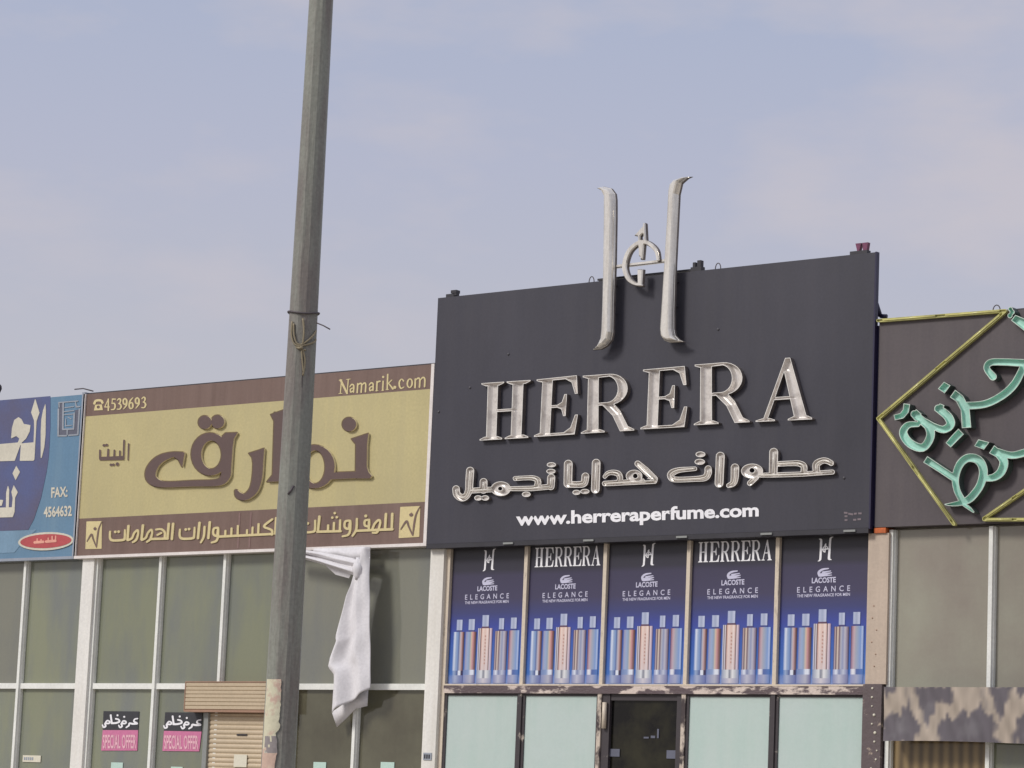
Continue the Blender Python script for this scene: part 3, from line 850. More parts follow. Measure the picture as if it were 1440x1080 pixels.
# lower band lettering
g = zs(110, 690, 9, [S((402, 518, 24), (402, 600, 28), (440, 630, 30), (570, 622, 30), (588, 590, 28), (590, 500, 24)), S((468, 522, 34)), S((510, 519, 34)), L((635, 448, 32), (622, 622, 30)), S((630, 626, 28), (680, 600, 26), (705, 540, 26), (748, 500, 26), (758, 540, 26), (735, 618, 28), (690, 652, 24)), L((818, 440, 32), (800, 618, 30)),
                     S((805, 624, 28), (855, 596, 26), (880, 535, 26), (922, 494, 26), (935, 535, 26), (912, 612, 28), (868, 648, 24)), S((985, 492, 26), (1050, 488, 26), (1095, 530, 28), (1092, 605, 28)), L((915, 612, 30), (1130, 606, 30)), S((1000, 560, 24), (1050, 535, 26)), L((1145, 420, 32), (1128, 606, 30)), L((1200, 420, 32), (1184, 612, 30))])
g += zs(240, 690, 9, [S((116, 492, 24), (114, 575, 28), (150, 608, 30), (275, 602, 30), (296, 570, 28), (302, 468, 24)), S((190, 491, 34)), S((232, 486, 34)), L((364, 408, 32), (344, 602, 30)), S((428, 458, 28), (418, 580, 28), (380, 655, 24)), L((494, 400, 32), (476, 600, 30)),
                      S((592, 468, 26), (545, 482, 28), (540, 550, 28), (585, 570, 28), (600, 475, 28), (598, 580, 28), (575, 636, 28), (518, 656, 24)), L((598, 582, 30), (1288, 548, 30)), L((692, 508, 26), (690, 570, 26)), L((770, 478, 26), (766, 570, 26)), L((850, 446, 26), (846, 565, 26)), L((966, 500, 26), (964, 560, 26)), L((1036, 466, 26), (1032, 560, 26)), L((1112, 424, 28), (1106, 556, 26)),
                      S((1285, 362, 26), (1200, 425, 28), (1185, 460, 28), (1260, 490, 28), (1285, 515, 28), (1278, 556, 28)), L((1334, 348, 30), (1322, 545, 28)), S((1450, 420, 28), (1400, 440, 28), (1410, 500, 28), (1455, 500, 28), (1450, 600, 28), (1390, 620, 24))])
g += zs(420, 690, 9, [S((208, 380, 26), (205, 490, 28), (180, 520, 28), (60, 528, 28), (20, 500, 28), (22, 420, 24)), S((115, 414, 34)), S((72, 418, 34)), L((262, 328, 32), (242, 520, 30)), L((236, 520, 30), (530, 512, 30)), L((372, 440, 28), (370, 515, 28)), L((446, 408, 28), (442, 515, 28)), L((524, 376, 28), (520, 512, 28)), S((425, 341, 32)), S((482, 336, 32)), S((456, 284, 32)),
                      S((645, 378, 26), (590, 390, 28), (582, 460, 28), (630, 482, 28), (652, 385, 28), (652, 490, 28), (625, 558, 28), (555, 578, 24)), S((736, 358, 28), (728, 490, 30), (680, 572, 24)), L((725, 508, 30), (1185, 488, 32)), S((892, 368, 26), (838, 380, 28), (838, 440, 28), (888, 445, 28), (890, 372, 28), (886, 500, 28)), S((848, 320, 38)),
                      S((930, 490, 28), (960, 420, 28), (1010, 372, 28), (1032, 400, 28), (1010, 490, 28), (985, 530, 28), (935, 532, 24)), L((1104, 296, 32), (1092, 490, 30)), L((1184, 294, 32), (1176, 490, 30))])
mb = MB(); ink(mb, g, facade(YS - 0.01), YS - 0.01, YS, cell=0.42)
mb.build('band_lettering', M_CREAMTXT, ns)
for TL, TR_, BL, BR in (((121.6, 733.3), (143.3, 732.8), (120, 772.2), (142.8, 771.7)), ((562.8, 712.8), (591, 711.5), (560.5, 756.7), (589.5, 755))):
    mp = bil(TL, TR_, BL, BR)
    mb = MB(); ink(mb, tx([P((0, 0), (1, 0), (1, 1), (0, 1))], mp), facade(YS - 0.004), YS - 0.004, YS, cell=0.8)
    lg = mb.build('logo_square', M_CREAMTXT, ns)
    mb = MB(); ink(mb, tx([E(.56, .27, .10, .055), P((.54, .30), (.56, .16), (.6, .3)), S((.08, .72, .04), (.34, .47, .08), (.46, .64, .07), (.66, .92, .05)), S((.98, .02, .03), (.80, .27, .065), (.72, .6, .075), (.68, .94, .04))], mp), facade(YS - 0.008), YS - 0.008, None, cell=0.35)
    mb.build('figure_emblem', M_BROWN, lg)

# ---- blue sign at the left
bx1 = at(110.5, 664, YS).x; bx0 = -28.9
bs = thing('shop_sign', 'blue and indigo sign with off-white Arabic lettering and red oval badge', 'sign', ((bx0 + bx1) / 2, YS, Z_SB))
sign_board(bs, bx0, bx1, Z_SB, Z_ST, YS, M_TEAL)
mb = MB(); mb.box(bx0, bx1 + 0.03, YS - 0.02, YS + 0.11, Z_SB - 0.03, Z_SB); mb.box(bx1, bx1 + 0.045, YS - 0.02, YS + 0.12, Z_SB, Z_ST + 0.02); mb.box(bx0 - 0.04, bx0, YS - 0.02, YS + 0.12, Z_SB - 0.03, Z_ST); mb.build('frame', M_SILVER, bs)
mb = MB(); mb.box(bx1 + 0.048, nx0 - 0.033, YS + 0.03, YS + 0.14, Z_SB, Z_ST); mb.build('gap_strip', M_DARK, bs)
mb = MB(); lx, lz = bx0 + 0.02, at(0, 745, YS).z
pts = [(lx, at(0, 562, YS).z), (at(71, 557, YS).x, at(71, 557, YS).z)]
for px, py in ((71, 600), (69, 640), (66, 662), (58, 700), (48, 730), (40, 745)):
    v = at(px, py, YS); pts.append((v.x, v.z))
pts += [(lx, at(0, 746, YS).z)]
mb.prism(pts, YS - 0.003, YS); mb.build('indigo_field', M_INDIGO, bs)
mb = MB(); ink(mb, [P((-90, 757), (-40, 748), (40, 745.5), (52, 744), (30, 765), (20, 777), (-90, 781))], facade(YS - 0.004), YS - 0.0035, None, cell=1.0); mb.build('pale_swoosh', M_TEAL2, bs)
mb = MB()
g = zs(0, 540, 9, [P((575, 245), (545, 330), (522, 450), (515, 600), (515, 940), (528, 930), (560, 800), (576, 640), (580, 330)), P((445, 185), (500, 365), (462, 470), (448, 700), (435, 955), (420, 972), (250, 972), (265, 752), (425, 738), (432, 560), (430, 460), (393, 360)),
                   P((140, 690), (150, 560), (180, 455), (232, 420), (272, 445), (300, 505), (385, 520), (375, 600), (330, 690), (265, 752), (185, 972), (-400, 990), (-400, 765), (0, 760), (225, 740), (245, 690), (205, 658))])
g += zs(0, 660, 9, [P((205, -45), (252, 35), (197, 138), (158, 50)), P((100, 203), (78, 290), (75, 485), (110, 485), (116, 260)), P((172, 200), (224, 290), (190, 360), (184, 540), (160, 605), (-400, 620), (-400, 500), (150, 480), (160, 360), (144, 285)), P((-60, 380), (40, 388), (22, 460), (-60, 470))])
ink(mb, g, facade(YS - 0.008), YS - 0.008, YS - 0.003, cell=0.6)
mb.build('arabic_lettering', M_OFFW, bs)
mb = MB()
F_ = facade(YS - 0.004)
write(mb, 'FAX:', (72, 699.5), (95, 698), 14, YS - 0.004, F_, bold=0.03)
write(mb, '4564632', (61.5, 727), (101, 725), 14.5, YS - 0.004, F_, bold=0.03)
mb.build('fax_number', M_OFFW, bs)
mb = MB(); ov = tx([E(580, 910, 352, 115, -0.05)], lambda x, y: (x / 9, 660 + y / 9)); ink(mb, ov, facade(YS - 0.012), YS - 0.012, YS, cell=0.6); bdg = mb.build('oval_badge', M_OFFW, bs)
mb = MB(); ov = tx([E(580, 908, 325, 88, -0.05)], lambda x, y: (x / 9, 660 + y / 9)); ink(mb, ov, facade(YS - 0.015), YS - 0.015, None, cell=0.6); mb.build('badge_field', M_RED, bdg)
mb = MB(); g = [L((440, 925, 34), (545, 918, 34)), L((585, 915, 34), (700, 905, 34)), L((470, 880, 16), (470, 920, 16)), L((520, 890, 16), (520, 920, 16)), L((610, 870, 16), (610, 910, 16)), L((660, 850, 18), (660, 905, 18)), L((705, 845, 16), (702, 905, 16))]
ink(mb, zs(0, 660, 9, g), facade(YS - 0.018), YS - 0.018, None, cell=0.4); mb.build('badge_lettering', M_PALEPINK, bdg)
mb = MB()
g = [L((745, 235, 16), (985, 215, 16)), L((745, 235, 16), (750, 290, 16)), L((740, 320, 22), (735, 655, 22)), L((735, 655, 20), (840, 655, 20)), L((870, 650, 20), (985, 640, 20)), L((985, 640, 20), (1005, 320, 20)), L((955, 230, 14), (965, 290, 20)), L((965, 290, 20), (1010, 285, 18)), L((800, 240, 20), (795, 570, 20)), L((795, 575, 20), (930, 568, 20)), L((930, 570, 20), (940, 370, 20)), L((820, 300, 12), (930, 285, 14)), L((815, 350, 14), (935, 335, 12)), L((810, 390, 12), (935, 380, 12)), L((830, 440, 12), (830, 530, 14)), L((830, 530, 12), (905, 522, 12)), L((860, 420, 12), (900, 440, 12)), L((850, 580, 16), (850, 640, 14))]
ink(mb, zs(0, 540, 9, g), facade(YS - 0.006), YS - 0.006, None, cell=0.35)
mk = mb.build('square_kufic_mark', M_GREY1, bs)
mb = MB(); ink(mb, zs(0, 540, 9, [P((735, 240), (790, 238), (788, 580), (935, 585), (950, 330), (1000, 320), (985, 640), (740, 655))]), facade(YS - 0.002), YS - 0.002, None, cell=0.7); mb.build('mark_field', M_GREY2, mk)
mb = MB(); v = at(-7, 551, YS); mb.tube([(v.x - 0.12, YS + 0.1, v.z + 0.02), (v.x, YS + 0.02, v.z + 0.05)], 0.06, 10); mb.box(v.x - 0.1, v.x - 0.04, YS + 0.05, YS + 0.1, Z_ST, v.z)
mb.build('sign_lamp', M_DARK, bs)
mb = MB(); a = at(105, 547.5, YS + .05); b = at(131, 550, YS + .05); mb.tube([tuple(a), tuple(at(117, 546.3, YS + .05)), tuple(b)], 0.007, 6); mb.build('cable', M_WIREDK, bs)

# ---- tall black perfume sign
hx0, hx1 = at(608, 594, YH).x, at(1226.2, 550, YH).x
hz0 = (at(601, 766, YH).z + at(1224, 741, YH).z) / 2; hz1 = (at(615, 421, YH).z + at(1229, 353, YH).z) / 2
hs = thing('shop_sign', 'tall black sign with silver tray lettering and monogram rising above its top', 'sign', ((hx0 + hx1) / 2, YH, hz0))
mb = MB(); mb.box(hx0, hx1, YH, YH + 0.05, hz0, hz1)
mb.build('panel', M_BLACK, hs)
mb = MB(); mb.box(hx0 + 0.01, hx1 - 0.02, YH + 0.051, YH + 0.075, hz0 + 0.01, hz1 - 0.02); mb.build('backing', M_DARK, hs)
mb = MB(); mb.box(hx1 + 0.001, hx1 + 0.016, YH - 0.003, YH + 0.045, hz0 - 0.01, hz1 + 0.004); mb.build('edge_trim', M_BLACKEDGE, hs)
mb = MB(); mb.box(hx0, hx1, YH - 0.006, YH + 0.20, hz0 - 0.045, hz0 - 0.002); mb.build('bottom_trim', M_DARK, hs)
# frame posts behind and braces to the parapet
mb = MB()
for x in (hx0 + 0.4, hx0 + 1.9, hx1 - 1.9, hx1 - 0.4):
    mb.box(x - 0.03, x + 0.03, YH + 0.12, YH + 0.19, Z_ST - 0.9, hz1 - 0.1); mb.tube([(x, YH + 0.16, hz1 - 0.3), (x, YH + 1.4, Z_ST - 0.72)], 0.025, 6)
mb.build('support_frame', M_DARK, hs)
mb = MB(); a = at(1230.5, 421, YS + 0.1); b = at(1238, 444.5, YS + 0.1); mb.tube([tuple(a), tuple(b)], 0.022, 6); mb.tube([tuple(b), tuple(at(1247, 445, YS + 0.1))], 0.02, 6); mb.build('brace', M_BLACKEDGE, hs)
TRAY = [(0, 0.0), (0.75, 0.0), (1.2, -0.012), (2.4, -0.03), (3.6, -0.04), (5.2, -0.044)]
yt_ = YH - 0.05
quads = [('H', (676.5, 538.4), (746.5, 533.7), (673.9, 620), (743.2, 616)), ('E', (754.3, 533.2), (816.5, 526.7), (750.4, 614.9), (811.4, 611)), ('R', (819.1, 528), (887.9, 523), (816.5, 610.4), (890.8, 605.8)),
         ('E', (903.9, 519.3), (968.4, 513.7), (900, 604.2), (966.1, 600.6)), ('R', (976.5, 512.4), (1049.4, 506.5), (975.2, 598.4), (1053, 594.1)), ('A', (1065, 506), (1142.5, 500), (1062, 593.8), (1140, 590.2))]
for ch, TL, TR_, BL, BR in quads:
    mb = MB(); ink(mb, tx(serif(ch), bil(TL, TR_, BL, BR)), facade(yt_), yt_, YH, cell=0.4, prof=TRAY, mi=0, side=2, bands=[(0.9, 1)], grow=-0.45)
    mb.build('letter', [M_RIM, M_TRAY, M_LETSIDE], hs)
words = {
    0: zs(630, 630, 9, [S((280, 290, 108), (270, 430, 108), (262, 540, 100), (225, 612, 92), (168, 628, 100), (112, 585, 100), (102, 520, 100)), L((285, 540, 76), (560, 524, 74)), L((450, 430, 104), (448, 530, 100)), E(668, 515, 128, 96), cut(E(660, 514, 24, 22)),
                      L((770, 515, 64), (1060, 512, 72), (1300, 488, 76)), S((850, 386, 66), (980, 378, 64), (1080, 380, 70), (1138, 415, 84), (1128, 490, 90)), L((1306, 378, 108), (1300, 485, 100))]),
    1: zs(780, 620, 9, [L((172, 295, 116), (166, 540, 112)), S((168, 548, 92), (290, 552, 86), (370, 535, 96), (388, 450, 104)), ]),
    2: zs(780, 620, 9, [L((525, 282, 114), (514, 612, 112))]),
    3: zs(780, 620, 9, [S((634, 452, 58), (670, 412, 64), (735, 398, 72), (805, 418, 82), (828, 470, 80), (812, 520, 74)), L((632, 540, 72), (1262, 505, 80)), E(1005, 446, 108, 84), cut(E(1020, 444, 27, 27)), L((1050, 288, 84), (1150, 375, 98), (1266, 482, 84)), cut(P((1125, 470), (1215, 490), (1150, 506)))]),
    4: zs(930, 610, 9, [S((425, 442, 60), (230, 458, 74), (140, 492, 92), (116, 535, 92), (170, 578, 78), (420, 572, 74), (550, 555, 90), (590, 500, 98), (592, 445, 96))]),
    5: zs(930, 610, 9, [L((746, 285, 118), (730, 625, 116))]),
    6: zs(930, 610, 9, [S((932, 430, 112), (928, 550, 106), (908, 625, 88), (850, 655, 64))]),
    7: zs(1040, 600, 9, [E(158, 562, 142, 98), cut(E(158, 553, 30, 28)), L((210, 640, 78), (130, 715, 76)), L((240, 614, 62), (430, 612, 68), (800, 600, 68), (1175, 574, 66)), L((432, 325, 118), (425, 585, 112)), S((480, 472, 72), (640, 464, 72), (755, 466, 80), (815, 505, 88), (808, 590, 84)), S((1160, 462, 74), (1105, 432, 78), (1040, 432, 84), (970, 480, 100), (975, 570, 96))]),
}
dots = zs(630, 630, 9, [E(1308, 212, 58, 32), E(1302, 295, 58, 32), E(990, 586, 55, 34), E(382, 632, 50, 33), E(470, 632, 50, 33)]), zs(780, 620, 9, [E(275, 652, 50, 32), E(382, 640, 58, 32)]), zs(930, 610, 9, [E(495, 260, 62, 36), E(486, 355, 66, 38)])
APROF = [(0, 0.0), (0.8, 0.0), (1.3, -0.022), (3.2, -0.026)]
ya = YH - 0.04
for k_, sh in words.items():
    mb = MB(); ink(mb, sh, facade(ya), ya, YH, cell=0.45, prof=APROF, mi=0, side=2, bands=[(0.95, 1)], grow=-0.35)
    o = mb.build('arabic_letters', [M_RIM, M_TRAY, M_LETSIDE], hs)
    tb = MB()
    for t, d in sh:
        if t == 's' and len(d) > 1:
            pp = [at(p[0], p[1], ya + 0.004) for p in d]
            ds = [pp[0]]
            for p in pp[1:]:
                if (p - ds[-1]).length > 0.02: ds.append(p)
            if len(ds) > 1: tb.tube([tuple(p) for p in ds], 0.0085, 6)
    if tb.v: tb.build('neon_tube', M_TUBE, o)
for grp in dots:
    for sh in grp:
        mb = MB(); ink(mb, [sh], facade(ya), ya, YH, cell=0.35, prof=[(0, 0), (0.9, 0), (1.3, -0.02)], mi=0, side=2, bands=[(1.05, 1)])
        mb.build('letter_dot', [M_RIM, M_TRAY, M_LETSIDE], hs)
mb = MB(); write(mb, 'www.herreraperfume.com', (725.5, 738.6), (1067, 725.4), 18.2, YH - 0.004, facade(YH - 0.004), bold=0.032, spacing=0.98); mb.build('web_address', M_WHITEPRINT, hs)
mb = MB()
for a, b in (((1187, 721), (1192, 721.4)), ((1193, 722.3), (1200, 723.5)), ((1201, 722.6), (1205, 722.2)), ((1207, 722), (1212, 722)), ((1188, 726), (1192, 726)), ((1188, 731.5), (1192, 731.3)), ((1200, 731), (1204.5, 731)), ((1206, 730.4), (1211, 730))):
    u, v = at(*a, YH), at(*b, YH); mb.add([(u.x, YH - 0.003, u.z - 0.008), (v.x, YH - 0.003, v.z - 0.008), (v.x, YH - 0.003, v.z + 0.008), (u.x, YH - 0.003, u.z + 0.008)], [(0, 1, 2, 3)])
mb.build('small_print', M_SMALL, hs)
mb = MB()
for px, py in ((617, 579), (661, 545), (715, 498), (1187, 672), (1010, 463)):
    v = at(px, py, YH); mb.tube([(v.x, YH - 0.006, v.z), (v.x, YH + 0.005, v.z)], 0.013, 7)
mb.build('rivet', mat('dull_rivet', C(82, 80, 84), 0.5), hs)
# clamps and wires along the top edge
mb = MB(); a = at(627, 418, YH); mb.box(a.x, a.x + 0.10, YH + 0.0, YH + 0.06, hz1, hz1 + 0.03); mb.box(a.x + 0.06, a.x + 0.13, YH + 0.0, YH + 0.06, hz1 + 0.035, hz1 + 0.065); mb.box(a.x + 0.10, a.x + 0.13, YH + 0.004, YH + 0.05, hz1 + 0.01, hz1 + 0.035); mb.build('clamp', M_DARK, hs)
mb = MB(); a = at(971, 381, YH); mb.box(a.x, a.x + 0.12, YH, YH + 0.06, hz1, hz1 + 0.04); mb.box(a.x + 0.02, a.x + 0.05, YH + 0.004, YH + 0.05, hz1 + 0.04, hz1 + 0.085); mb.box(a.x + 0.07, a.x + 0.11, YH + 0.004, YH + 0.05, hz1 + 0.04, hz1 + 0.10); mb.build('clamp', M_DARK, hs)
mb = MB(); a = at(838, 399, YH); b = at(972, 383, YH); mb.box(a.x, b.x, YH + 0.02, YH + 0.06, hz1 + 0.012, hz1 + 0.03); mb.build('top_rail', M_DARK, hs)
M_CLAMPR = mat('maroon_clamp_paint', C(112, 52, 84), 0.5, var=0.2, scale=20)
mb = MB(); a = at(1195, 357, YH); mb.box(a.x, a.x + 0.18, YH, YH + 0.06, hz1, hz1 + 0.03)
mb.prism([(a.x + 0.05, hz1 + 0.10), (a.x + 0.11, hz1 + 0.10), (a.x + 0.09, hz1 + 0.03), (a.x + 0.07, hz1 + 0.03)], YH + 0.01, YH + 0.05, 1)
mb.prism([(a.x + 0.12, hz1 + 0.10), (a.x + 0.18, hz1 + 0.10), (a.x + 0.17, hz1 + 0.03), (a.x + 0.13, hz1 + 0.03)], YH + 0.01, YH + 0.05, 1)
mb.build('clamp', [M_DARK, M_CLAMPR], hs)
for px, py in ((829, 401), (1007, 380)):
    mb = MB(); a = at(px, py, YH); mb.tube([(a.x + 0.03 * math.cos(t), YH + 0.03, hz1 + 0.005 + 0.055 * math.sin(t)) for t in (math.pi * i / 8 for i in range(9))], 0.005, 5); mb.build('wire_loop', M_WIREDK, hs)
for px, py in ((716, 763), (829, 758), (1079, 748.5), (1196, 745), (960, 753)):
    mb = MB(); a = at(px, py, YH); mb.box(a.x - 0.06, a.x + 0.06, YH - 0.02, YH - 0.007, hz0 - 0.032, hz0 - 0.014); mb.build('trim_clip', M_ALUSIDE, hs)
# the monogram standing off the top of the sign
ye = YH - 0.09
el_, er_, eri, eba = (zs(800, 230, 3.859, g_) for g_ in emblem())
RND = [(0, 0.0), (0.5, 0.012), (1.0, 0.014), (1.4, 0.03), (2.2, 0.044), (3.4, 0.056), (5.0, 0.063)]
emb = MB(); ink(emb, el_, facade(ye), ye, ye + 0.012, cell=0.5, prof=RND, grow=-0.2, mi=1, side=1, bands=[(0.6, 0)]); eo = emb.build('monogram', [M_CHROME, M_LETSIDE], hs)
emb = MB(); ink(emb, er_, facade(ye), ye, ye + 0.012, cell=0.5, prof=RND, grow=-0.2, mi=1, side=1, bands=[(0.6, 0)]); emb.build('monogram_upright', [M_CHROME, M_LETSIDE], eo)
emb = MB(); ink(emb, eri, facade(ye - 0.01), ye - 0.01, ye + 0.01, cell=0.35, prof=[(0, 0), (0.5, 0.012), (1.6, 0.024)], grow=0.15, mi=1, side=1, bands=[(0.45, 0)]); emb.build('monogram_ring', [M_CHROME, M_LETSIDE], eo)
emb = MB(); ink(emb, eba, facade(ye + 0.015), ye + 0.015, ye + 0.045, cell=0.4, prof=[(0, 0), (0.7, 0.015)]); emb.build('monogram_bar', M_CHROME, eo)
emb = MB()
for px, py in ((856, 440), (944, 430), (858, 400), (945, 395)):
    v = at(px, py, ye); emb.tube([(v.x, ye + 0.03, v.z), (v.x, YH + 0.03, v.z)], 0.012, 6)
emb.build('standoff', M_DARK, eo)

# ---- umber sign with green tray letters
ux0 = at(1233.3, 600, YS).x; ux1 = XR - 0.4
us = thing('shop_sign', 'umber sign with sea-green Arabic tray letters inside a yellow neon diamond', 'sign', ((ux0 + ux1) / 2, YS, Z_SB))
sign_board(us, ux0, ux1, Z_SB - 0.01, Z_ST + 0.03, YS, M_UMBER)
mb = MB(); mb.box(ux0 - 0.05, ux0, YS + 0.01, YS + 0.11, Z_SB, Z_ST); mb.build('edge_strip', M_BLACKEDGE, us)
mb = MB(); mb.box(ux0, ux1, YS + 0.004, YS + 0.12, Z_ST + 0.03, Z_ST + 0.042); mb.build('top_cap', M_DARK, us)
yy = YS - 0.035
paths = [[(1234.5, 450.8), (1413, 436.8)], [(1413, 437.5), (1234.5, 588.5)], [(1234.5, 588.5), (1341, 737)], [(1383.5, 729), (1470, 669)], [(1383.5, 730.5), (1470, 730.5)]]
shy = [('s', [(a[0], a[1], 4.6), (b[0], b[1], 4.6)]) for a, b in paths]
for i, grp in enumerate((shy[:3], shy[3:])):
    mb = MB(); ink(mb, grp, facade(yy), yy, YS, cell=0.5, prof=[(0, 0), (0.7, 0), (1.1, -0.015)])
    yb_o = mb.build('yellow_border', M_YELLOW, us)
    tb = MB()
    for t, d in grp:
        a, b = at(d[0][0], d[0][1], yy), at(d[1][0], d[1][1], yy)
        n_ = max(2, int((b - a).length / 0.62))
        for j in range(n_):
            p, q_ = a.lerp(b, (j + 0.08) / n_), a.lerp(b, (j + 0.92) / n_); tb.tube([tuple(p), tuple(q_)], 0.0085, 6)
    tb.build('neon_tube', M_YELLOWT, yb_o)
yg = YS - 0.085
K = lambda *g_: zs(1225, 520, 9, list(g_))
Lz = lambda *g_: zs(1280, 600, 9, list(g_))
Mz = lambda *g_: zs(1300, 480, 10.286, list(g_))
green = [
    K(SF((452, 430, 84), (440, 520, 80), (390, 580, 76), (292, 605, 70))),
    K(S((545, 560, 92), (640, 640, 100), (735, 730, 112), (745, 860, 108), (650, 985, 104), (490, 930, 112), (405, 800, 104), (465, 700, 84), (590, 690, 66)), S((690, 660, 84), (800, 720, 84), (920, 755, 96), (1005, 690, 112), (970, 590, 112), (850, 490, 100)), P((500, 580), (570, 498), (640, 560), (560, 650)), P((795, 510), (870, 425), (930, 450), (860, 560))),
    K(SF((1140, 780, 100), (1060, 860, 96), (975, 955, 88))),
    K(P((845, 240), (922, 150), (1005, 198), (930, 300))),
    K(SF((1030, 300, 116), (1120, 365, 112), (1190, 500, 112), (1208, 735, 120))) + Mz(S((600, 930, 110), (800, 920, 108), (960, 875, 110), (1150, 765, 114), (1300, 620, 114), (1400, 440, 108), (1445, 320, 100)), S((1560, 300, 110), (1440, 312, 110), (1150, 298, 106), (955, 305, 100), (900, 390, 92), (990, 510, 112))),
    Lz(SF((190, 412, 96), (380, 535, 88), (570, 660, 92)), S((660, 940, 90), (590, 800, 86), (572, 650, 92), (620, 490, 100), (715, 400, 104), (830, 405, 112), (905, 480, 112), (925, 600, 110), (875, 760, 102), (760, 905, 100), (650, 960, 76), (530, 982, 50), (440, 984, 16)), S((680, 985, 50), (750, 1035, 46), (800, 1080, 24)),
       SF((1030, 285, 120), (1120, 345, 100)), S((1110, 335, 100), (1185, 440, 112), (1150, 570, 112), (1060, 640, 96), (950, 655, 76)), S((1110, 320, 96), (1280, 362, 92), (1440, 330, 100), (1560, 290, 100))),
    Lz(P((808, 245), (862, 160), (1002, 196), (932, 292))),
    zs(1280, 420, 9, [P((1275, 275), (1330, 205), (1440, 250), (1500, 300), (1500, 430), (1440, 405))]),
    zs(1280, 420, 9, [S((1268, 132, 60)), S((1290, 170, 66)), S((1262, 215, 66))]),
]
GP = [(0, 0.0), (0.95, 0.0), (1.3, -0.03), (1.8, -0.034), (4.0, -0.036)]
for sh in green:
    mb = MB(); ink(mb, sh, facade(yg), yg, YS, cell=0.5, prof=GP, mi=0, side=2, bands=[(1.05, 1)])
    mb.build('arabic_letter', [M_GREENRIM, M_GREEN, M_GREENSIDE], us)
mb = MB(); a = at(1399, 431, YS); mb.tube([(a.x + 0.035 * math.cos(t), YS + 0.03, Z_ST + 0.045 + 0.05 * math.sin(t)) for t in (math.pi * i / 8 for i in range(9))], 0.005, 5); mb.build('wire_loop', M_WIREDK, us)

# ================================================================== PERFUME POSTERS
PW = (pb[2] - pb[1]) - 0.042
PZ0 = at(900, 962.5, YGP).z; PZ1 = ZPT
PH = PZ1 - PZ0
HV = 660.0 * PH / (at(1030, 755, YGP).z - at(1030, 964, YGP).z)
HU = 378.0


def pmap(u, v):  # poster units (378 across, HV down from its top) to local X, Z
    return ((u / HU - 0.5) * PW, PZ1 - PZ0 - v / HV * PH)


V0 = HV - 660.0


def make_poster(kind):
    t = thing('poster', '', 'poster', (0, 0, 0), 'perfume posters in the upper windows')
    mb = MB(); mb.box(-PW / 2, PW / 2, -0.004, 0, 0, PH); mb.build('backdrop', M_POSTER, t)
    y = -0.006
    mb = MB()
    if kind == 'word':
        xs_ = [25, 75, 125, 170, 216, 262, 307]; ws = [46, 46, 42, 44, 44, 42, 46]
        for ch, a, w_ in zip('HERRERA', xs_, ws):
            ink(mb, tx(tx(serif(ch), lambda u, v: (u, v)), lambda u, v: (a + u * w_, V0 + 22 + v * 92)), pmap, y, None, cell=1.1, grow=-0.4)
        mb.build('heading', M_WHITEPRINT, t)
    else:
        l_, r_, ri, ba = emblem()
        fn = lambda x, y_: (158 + (x - 125) / 553 * 62, V0 + 20 + (y_ - 70) / 944 * 104)
        ink(mb, tx(l_, fn) + tx(r_, fn) + tx([S((240, 560, 40), (530, 526, 40), curve=False)], fn), pmap, y, None, cell=0.9, grow=1.0)
        ink(mb, tx([s for s in ri], fn), pmap, y - 0.002, None, cell=0.7, grow=0.8)
        mb.build('heading', M_WHITEPRINT, t)
    mb = MB()
    o_ = lambda g_: tx(g_, lambda x, y_: (x - 225, y_ - 53 + V0))
    ink(mb, o_([S((428, 210, 5), (402, 214, 9), (388, 226, 11), (390, 240, 9)), S((392, 236, 12), (415, 234, 11), (442, 229, 4)), S((394, 242, 7), (442, 239, 4), curve=False), S((405, 226, 8), (438, 221, 4), curve=False)]), pmap, y, None, cell=0.9)
    mb.build('emblem', M_GREY1_L, t)
    mb = MB(); write(mb, 'LACOSTE', (134, V0 + 219), (236, V0 + 217), 23, y, pmap, bold=0.03); mb.build('brand_lettering', M_GREY1_L, t)
    mb = MB(); write(mb, 'ELEGANCE', (72, V0 + 259), (297, V0 + 256), 24, y, pmap, bold=0.012, spacing=1.9); mb.build('range_lettering', M_GREY1_L, t)
    mb = MB(); write(mb, 'THE NEW FRAGRANCE FOR MEN', (72, V0 + 280), (297, V0 + 277), 13, y, pmap, bold=0.02); mb.build('tagline', M_GREY1_L, t)
    return t


M_GREY1_L = mat('pale_violet_print', C(196, 194, 214), 0.45, var=0.03)


def stripes(sets):
    """sets: (v0, v1, [(u, rgb) ...]) - vertical colour stripes of a printed bottle; colours run on between stops"""
    vs, fs, cs = [], [], []
    for v0, v1, st in sets:
        for (u0, c0), (u1, c1) in zip(st[:-1], st[1:]):
            b = len(vs)
            fd = lambda c: tuple(c[q] * 0.8 + (168, 184, 222)[q] * 0.2 for q in range(3)) if v1 - v0 > 100 else c
            for u, v, c in ((u0, v0, c0), (u1, v0, c1), (u1, v1, fd(c1)), (u0, v1, fd(c0))):
                vs.append((u, v)); cs.append(c)
            fs.append((b, b + 1, b + 2, b + 3))
    return vs, fs, cs


def bottle(parent, sets, depth):
    vs, fs, cs = stripes(sets)
    me = bpy.data.meshes.new('bottle_print')
    V = []
    for u, v in vs:
        q = pmap(u + 7, v + V0); V.append((q[0], depth, q[1]))
    me.from_pydata(V, [], [tuple(reversed(f)) for f in fs])
    ca = me.color_attributes.new('print', 'FLOAT_COLOR', 'POINT')
    for i, c in enumerate(cs): ca.data[i].color = C(*c, 0.88) + (1,)
    me.materials.append(M_PRINT)
    o = bpy.data.objects.new('bottle_print', me); COL.objects.link(o); o.parent = parent
    return o


